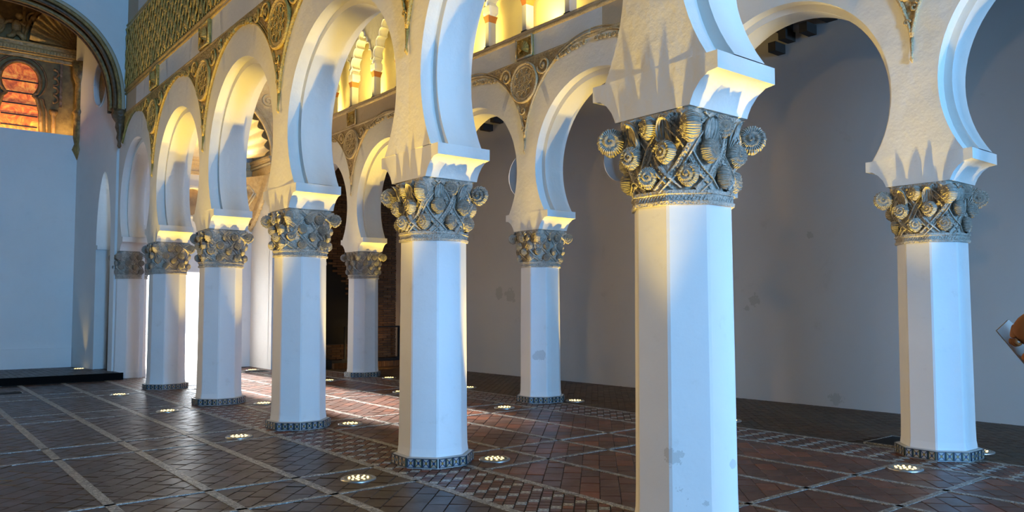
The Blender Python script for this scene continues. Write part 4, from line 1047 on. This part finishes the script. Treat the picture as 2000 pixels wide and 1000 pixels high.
# relief pendentives in the back corners
for sx, cx in ((1, XR), (-1, XL)):
    mb = MB(); rows = []
    for i in range(11):
        t = i/10; z = 3.78+1.38*t; e = t**0.8
        a_, b_ = Vector((cx-sx*1.0*e, YBK-0.02, z)), Vector((cx-sx*0.02, YBK-1.42*e, z)); row = []
        for j in range(11):
            u = j/10; p = a_.lerp(b_, u); bul = sin(pi*u)*0.22*e; p = p+Vector((sx*bul, bul, 0)); row.append(tuple(p))
        rows.append(row)
    mb.grid(rows, True); po = mb.build('pendentive', 'cream_relief', w_cb)
    rb = MB(); rb.tube([(r[0][0], r[0][1]-0.02, r[0][2]) for r in rows], 0.06, 6); rb.tube([(r[-1][0]-sx*0.02, r[-1][1], r[-1][2]) for r in rows], 0.06, 6)
    for k in range(10): rb.sphere(rows[k][-1], 0.07, 8, 5)
    rb.build('leaf_border', 'cream_relief', po)
    lz = MB(); c = Vector(rows[7][5])-Vector((sx*0.03, 0.03, 0)); dd = Vector((-sx*0.7, -0.7, 0)); tn = Vector((sx*0.7, -0.7, 0))
    for h in (0.34, 0.22): lz.tube([tuple(c+tn*h*0.7*cos(a)+Vector((0, 0, h*sin(a)))) for a in (0, pi/2, pi, 3*pi/2, 2*pi)], 0.03, 6)
    lz.build('lozenge', 'cream_shell', po)
add_light('chapel_cornice_light', 'AREA', (XM, 13.6, 5.66), 26, (1.0, 0.76, 0.36), (0, 0.1, 1), shape='RECTANGLE', size=2.4, size_y=0.25)
# ground outside the door
mb = MB(); mb.box(-20, 20, 14.75, 45, -0.3, -0.03); tag(mb.build('ground_courtyard', 'courtyard_ground'), 'sunlit courtyard ground outside the doorway', 'ground', kind='structure')

# ------------------------------------------------------------------ brick end wall of the outer aisle
YE = 12.62
bb = MB(); bb.box(4.5, 7.6, YE+0.05, YE+0.3, 0, 6.6); w_br = wall('wall_brick_end', 'dark brown brick end wall with a black arch', bb, 'mortar')
def in_arch(x, z): 
    if z < 0.62 or z > 3.3: return False
    h = 1.35 if z < 1.2 else 1.35*max(0.0, 1-((z-1.2)/2.05)**1.7)
    return abs(x-4.60)*1.0 < h*0.86
mb = MB(); row = 0; z = 0.0
while z < 6.5:
    x = 4.5-(0.13 if row % 2 else 0)
    while x < 7.35:
        if not in_arch(x+0.12, z+0.03):
            d = rnd.uniform(-0.012, 0.012); mb.box(max(4.5, x), min(7.4, x+0.25), YE+d, YE+0.06, z, z+0.055)
        x += 0.262
    z += 0.068; row += 1
o = link('wall_bricks', mb.mesh('wall_bricks', 'brick_wall', fix=False), w_br); o['kind'] = 'stuff'
mb = MB(); mb.box(4.5, 5.8, YE+0.02, YE+0.05, 0.62, 3.3); mb.build('arch_shade_sheet', 'shade_black', w_br)  # flat black sheet painting the dark inside the arch
kb = thing('brick_kerb', 'low kerb of upright bricks before the dark brick wall', 'kerb', (0, 0, 0))
mb = MB(); mb.box(4.78, 6.95, 11.98, 12.06, 0.0, 0.13); mb.build('core', 'mortar', kb)
ub = MB(); ub.box(-0.026, 0.026, -0.02, 0.10, 0.0, 0.15); ubm = ub.mesh('brick', 'brick_wall')
for k in range(37): link('brick', ubm, kb, (4.79+k*0.059, 11.975, 0.0), (0, 0, rnd.uniform(-.03, .03)))
mb = MB(); mb.box(4.78, 6.95, 12.1, YE-0.03, 0.0, 0.22); mb.build('slab', 'black_metal', kb)
rl = thing('barrier', 'thin black metal barrier before the dark brick wall', 'barrier', (0, 12.2, 0.22))
for x in (5.2, 6.85):
    mb = MB(); mb.box(x-0.025, x+0.025, -0.025, 0.025, 0, 0.88); mb.build('post', 'black_metal', rl)
    mb = MB(); mb.box(x-0.12, x+0.08, -0.08, 0.08, 0, 0.02); mb.build('foot', 'black_metal', rl)
mb = MB(); mb.box(5.2, 6.85, -0.02, 0.02, 0.84, 0.885); mb.build('rail', 'black_metal', rl)
bx_ = thing('floodlight_box', 'small black box on the slab before the brick wall', 'box', (5.75, 12.4, 0.22))
mb = MB(); mb.box(-0.13, 0.13, -0.08, 0.08, 0, 0.17); mb.build('housing', 'black_metal', bx_); mb = MB(); mb.box(-0.10, 0.10, -0.06, 0.06, 0.165, 0.18); mb.build('glass', 'lens_glass', bx_)
add_light('brick_wall_wash', 'SPOT', (5.9, 11.85, 0.30), 34, (1.0, 0.56, 0.16), (0.0, 0.5, 1), spot_size=radians(120), spot_blend=0.9, shadow_soft_size=0.1)
add_light('brick_kerb_wash', 'SPOT', (5.9, 11.1, 0.35), 16, (1.0, 0.60, 0.2), (0.0, 1, -0.1), spot_size=radians(150), spot_blend=0.9, shadow_soft_size=0.1)

# ------------------------------------------------------------------ visitor at the right edge, holding a leaflet up
def skinned(name, pts, edges, radii, root, sub=2):
    me = bpy.data.meshes.new(name); me.from_pydata(pts, edges, []); o = bpy.data.objects.new(name, me); COL.objects.link(o)
    m = o.modifiers.new('skin', 'SKIN'); m.use_smooth_shade = True
    for i, r in enumerate(radii):
        d = me.skin_vertices[0].data[i]; d.radius = r if isinstance(r, tuple) else (r, r); d.use_root = (i == root)
    s_ = o.modifiers.new('sub', 'SUBSURF'); s_.levels = sub; s_.render_levels = sub
    dg = bpy.context.evaluated_depsgraph_get(); em = bpy.data.meshes.new_from_object(o.evaluated_get(dg)); em.name = name
    bpy.data.objects.remove(o); return em
WR = Vector((1.332, -5.017, 1.536))
fx = Vector((-0.72, 0.69, 0)); sx_ = Vector((-0.69, -0.72, 0))   # forward, and to the viewer's side
HB = WR-fx*0.52-sx_*0.05; HB.z = 0
def B(f, s_, z): return tuple(HB+fx*f+sx_*s_+Vector((0, 0, z)))
pp = [B(0, 0, 0.95), B(0, 0, 1.12), B(0, 0, 1.32), B(0.01, 0, 1.46), B(0.03, 0, 1.53), B(0.05, 0, 1.66), B(0.04, 0, 1.74),
      B(0, 0.19, 1.41), B(0.16, 0.24, 1.18), B(0.38, 0.11, WR.z-0.13), tuple(WR),
      B(0, -0.19, 1.41), B(0.10, -0.26, 1.15), B(0.32, -0.12, 1.22), B(0.40, -0.08, 1.28),
      B(0, 0.10, 0.88), B(0.02, 0.11, 0.48), B(-0.02, 0.12, 0.09), B(0.16, 0.13, 0.045),
      B(0, -0.10, 0.88), B(-0.06, -0.11, 0.48), B(-0.14, -0.12, 0.09), B(0.03, -0.13, 0.045)]
ee = [(0, 1), (1, 2), (2, 3), (3, 4), (4, 5), (5, 6), (2, 7), (7, 8), (8, 9), (9, 10), (2, 11), (11, 12), (12, 13), (13, 14), (0, 15), (15, 16), (16, 17), (17, 18), (0, 19), (19, 20), (20, 21), (21, 22)]
rr = [0.15, 0.135, 0.15, 0.06, 0.055, 0.095, 0.075, 0.075, 0.075, 0.11, 0.150, 0.075, 0.055, 0.04, 0.045, 0.10, 0.065, 0.045, 0.04, 0.10, 0.065, 0.045, 0.04]
body = skinned('body', pp, ee, rr, 0)
for mn in ('sleeve_rust', 'trousers', 'skin', 'shoe'): body.materials.append(MATS[mn])
for p in body.polygons:
    c = p.center; p.material_index = 3 if c.z < 0.10 else 1 if c.z < 0.93 else 2 if (c.z > 1.49 and (c-HB).xy.length < 0.22) else 0
person = thing('person', 'visitor in a rust-orange sleeve reaching in at the right edge', 'person')
link('body', body, person)
hr = MB(); hc = HB+fx*0.03; hr.sphere((hc.x, hc.y, 1.715), (0.105, 0.105, 0.10), 16, 10); hr.build('hair', 'hair', person)
fc = MB(); fp = HB+fx*0.145
fc.tube([tuple(HB+fx*0.135+Vector((0, 0, 1.685))), tuple(HB+fx*0.175+Vector((0, 0, 1.645)))], [0.010, 0.018], 8); fc.build('nose', 'skin', person)
for s_ in (-0.035, 0.035):
    mb = MB(); c = HB+fx*0.138+sx_*s_+Vector((0, 0, 1.685)); mb.sphere(tuple(c), 0.012, 8, 6); mb.build('eye', 'hair', person)
    mb = MB(); c = HB+fx*0.04+sx_*s_*2.8+Vector((0, 0, 1.665)); mb.sphere(tuple(c), (0.02, 0.02, 0.032), 8, 6); mb.build('ear', 'skin', person)
mb = MB(); mb.tube([tuple(HB+fx*0.145+sx_*s_+Vector((0, 0, 1.60))) for s_ in (-0.025, 0, 0.025)], 0.007, 6); mb.build('mouth', 'sleeve_rust', person)
# hand: palm and five fingers closing on the sheet
wr_ = WR-Vector((0, 0, 0.05)); hd_ = (fx*0.20+Vector((0, 0, -1))).normalized(); dn_ = -fx
hp = [tuple(wr_), tuple(wr_+hd_*0.06), tuple(wr_+hd_*0.10)]; he = [(0, 1), (1, 2)]; hrad = [(0.03, 0.024), (0.042, 0.022), (0.038, 0.02)]
palm = skinned('palm', hp, he, hrad, 0, 2); palm.materials.append(MATS['sleeve_rust'])
hand = link('hand', palm, person)
for k, (off, ln) in enumerate(((-0.032, 0.85), (-0.011, 1.0), (0.011, 0.95), (0.032, 0.78))):
    b = wr_+hd_*0.095+sx_*off
    ps = [b, b+hd_*0.035*ln, b+hd_*0.052*ln+dn_*0.03*ln, b+hd_*0.036*ln+dn_*0.055*ln]
    fm = skinned('finger', [tuple(p) for p in ps], [(0, 1), (1, 2), (2, 3)], [0.011, 0.0105, 0.0095, 0.008], 0, 2); fm.materials.append(MATS['sleeve_rust']); link('finger', fm, hand)
b = wr_+hd_*0.03-sx_*0.03; ps = [b, b-sx_*0.02+hd_*0.025+dn_*0.02, b-sx_*0.015+hd_*0.06+dn_*0.04]
fm = skinned('thumb', [tuple(p) for p in ps], [(0, 1), (1, 2)], [0.014, 0.012, 0.009], 0, 2); fm.materials.append(MATS['sleeve_rust']); link('thumb', fm, hand)
# leaflet: a folded sheet of paper
lf = thing('leaflet', 'beige folded leaflet held up by the visitor at the right edge', 'leaflet', (1.618, -4.968, 1.386))
lx = Vector((-0.778, 0.628, 0)); ln = Vector((0.628, 0.778, 0))   # along the sheet, and through it
def LP(a, b, n=0.0): return tuple(lx*a+Vector((0, 0, b))+ln*n)
for nm, n0 in (('front_page', 0.0), ('back_page', 0.012)):
    mb = MB(); quad = [(0.185, 0.05), (0.10, 0.125), (-0.17, -0.13), (-0.05, -0.24)]
    mb.add([LP(a, b, n0) for a, b in quad]+[LP(a, b, n0+0.004) for a, b in quad], [(0, 1, 2, 3), (7, 6, 5, 4), (0, 1, 5, 4), (1, 2, 6, 5), (2, 3, 7, 6), (3, 0, 4, 7)]); mb.build(nm, 'paper', lf)

# ------------------------------------------------------------------ added warm fill lights, out of view on the left wall, aimed across the nave
for k, y in enumerate((2.5, 6.5, 10.5)):
    t = thing('fill_light', 'warm floodlight added out of view, high on the stand-in left wall of the nave, %s from the entrance' % ['first', 'second', 'third'][k], 'fill_light', (-6.2, y, 4.3), 0, 'added fill lights on the left wall')
    mb = MB(); mb.box(0, 0.03, -0.06, 0.06, -0.08, 0.08); mb.tube([(0.02, 0, 0), (0.16, 0, 0)], 0.02, 8); mb.build('bracket', 'black_metal', t)
    mb = MB(); mb.box(0.10, 0.24, -0.14, 0.14, -0.10, 0.10); mb.build('housing', 'black_metal', t)
    mb = MB(); mb.box(0.12, 0.23, -0.145, -0.14, -0.08, 0.08); mb.build('lens', 'led', t)
    add_light('fill_light_beam', 'SPOT', (-5.95, y-0.20, 4.3), 620, (1.0, 0.62, 0.16), (0.66, -0.75, -0.12), spot_size=radians(85), spot_blend=0.9, shadow_soft_size=0.15)

# the old arcade walls are not quite straight: let them follow the pillars
import bisect
def dxa(y, ys, xs, x0):
    if y <= ys[0]: return xs[0]-x0
    if y >= ys[-1]: return xs[-1]-x0
    i = bisect.bisect_right(ys, y)-1; t = (y-ys[i])/(ys[i+1]-ys[i]); return xs[i]+(xs[i+1]-xs[i])*t-x0
for wo, ys, xs, x0 in ((wallA, AY, AXs, AX), (wallB, BY, BXs, BX)):
    for c in wo.children:
        if c.location.length > 0.01: c.location.x += dxa(c.location.y, ys, xs, x0); continue
        for q in [c]+list(c.children):
            if q.location.length > 0.01: q.location.x += dxa(q.location.y, ys, xs, x0)
            elif q.type == 'MESH':
                for v in q.data.vertices: v.co.x += dxa(v.co.y, ys, xs, x0)
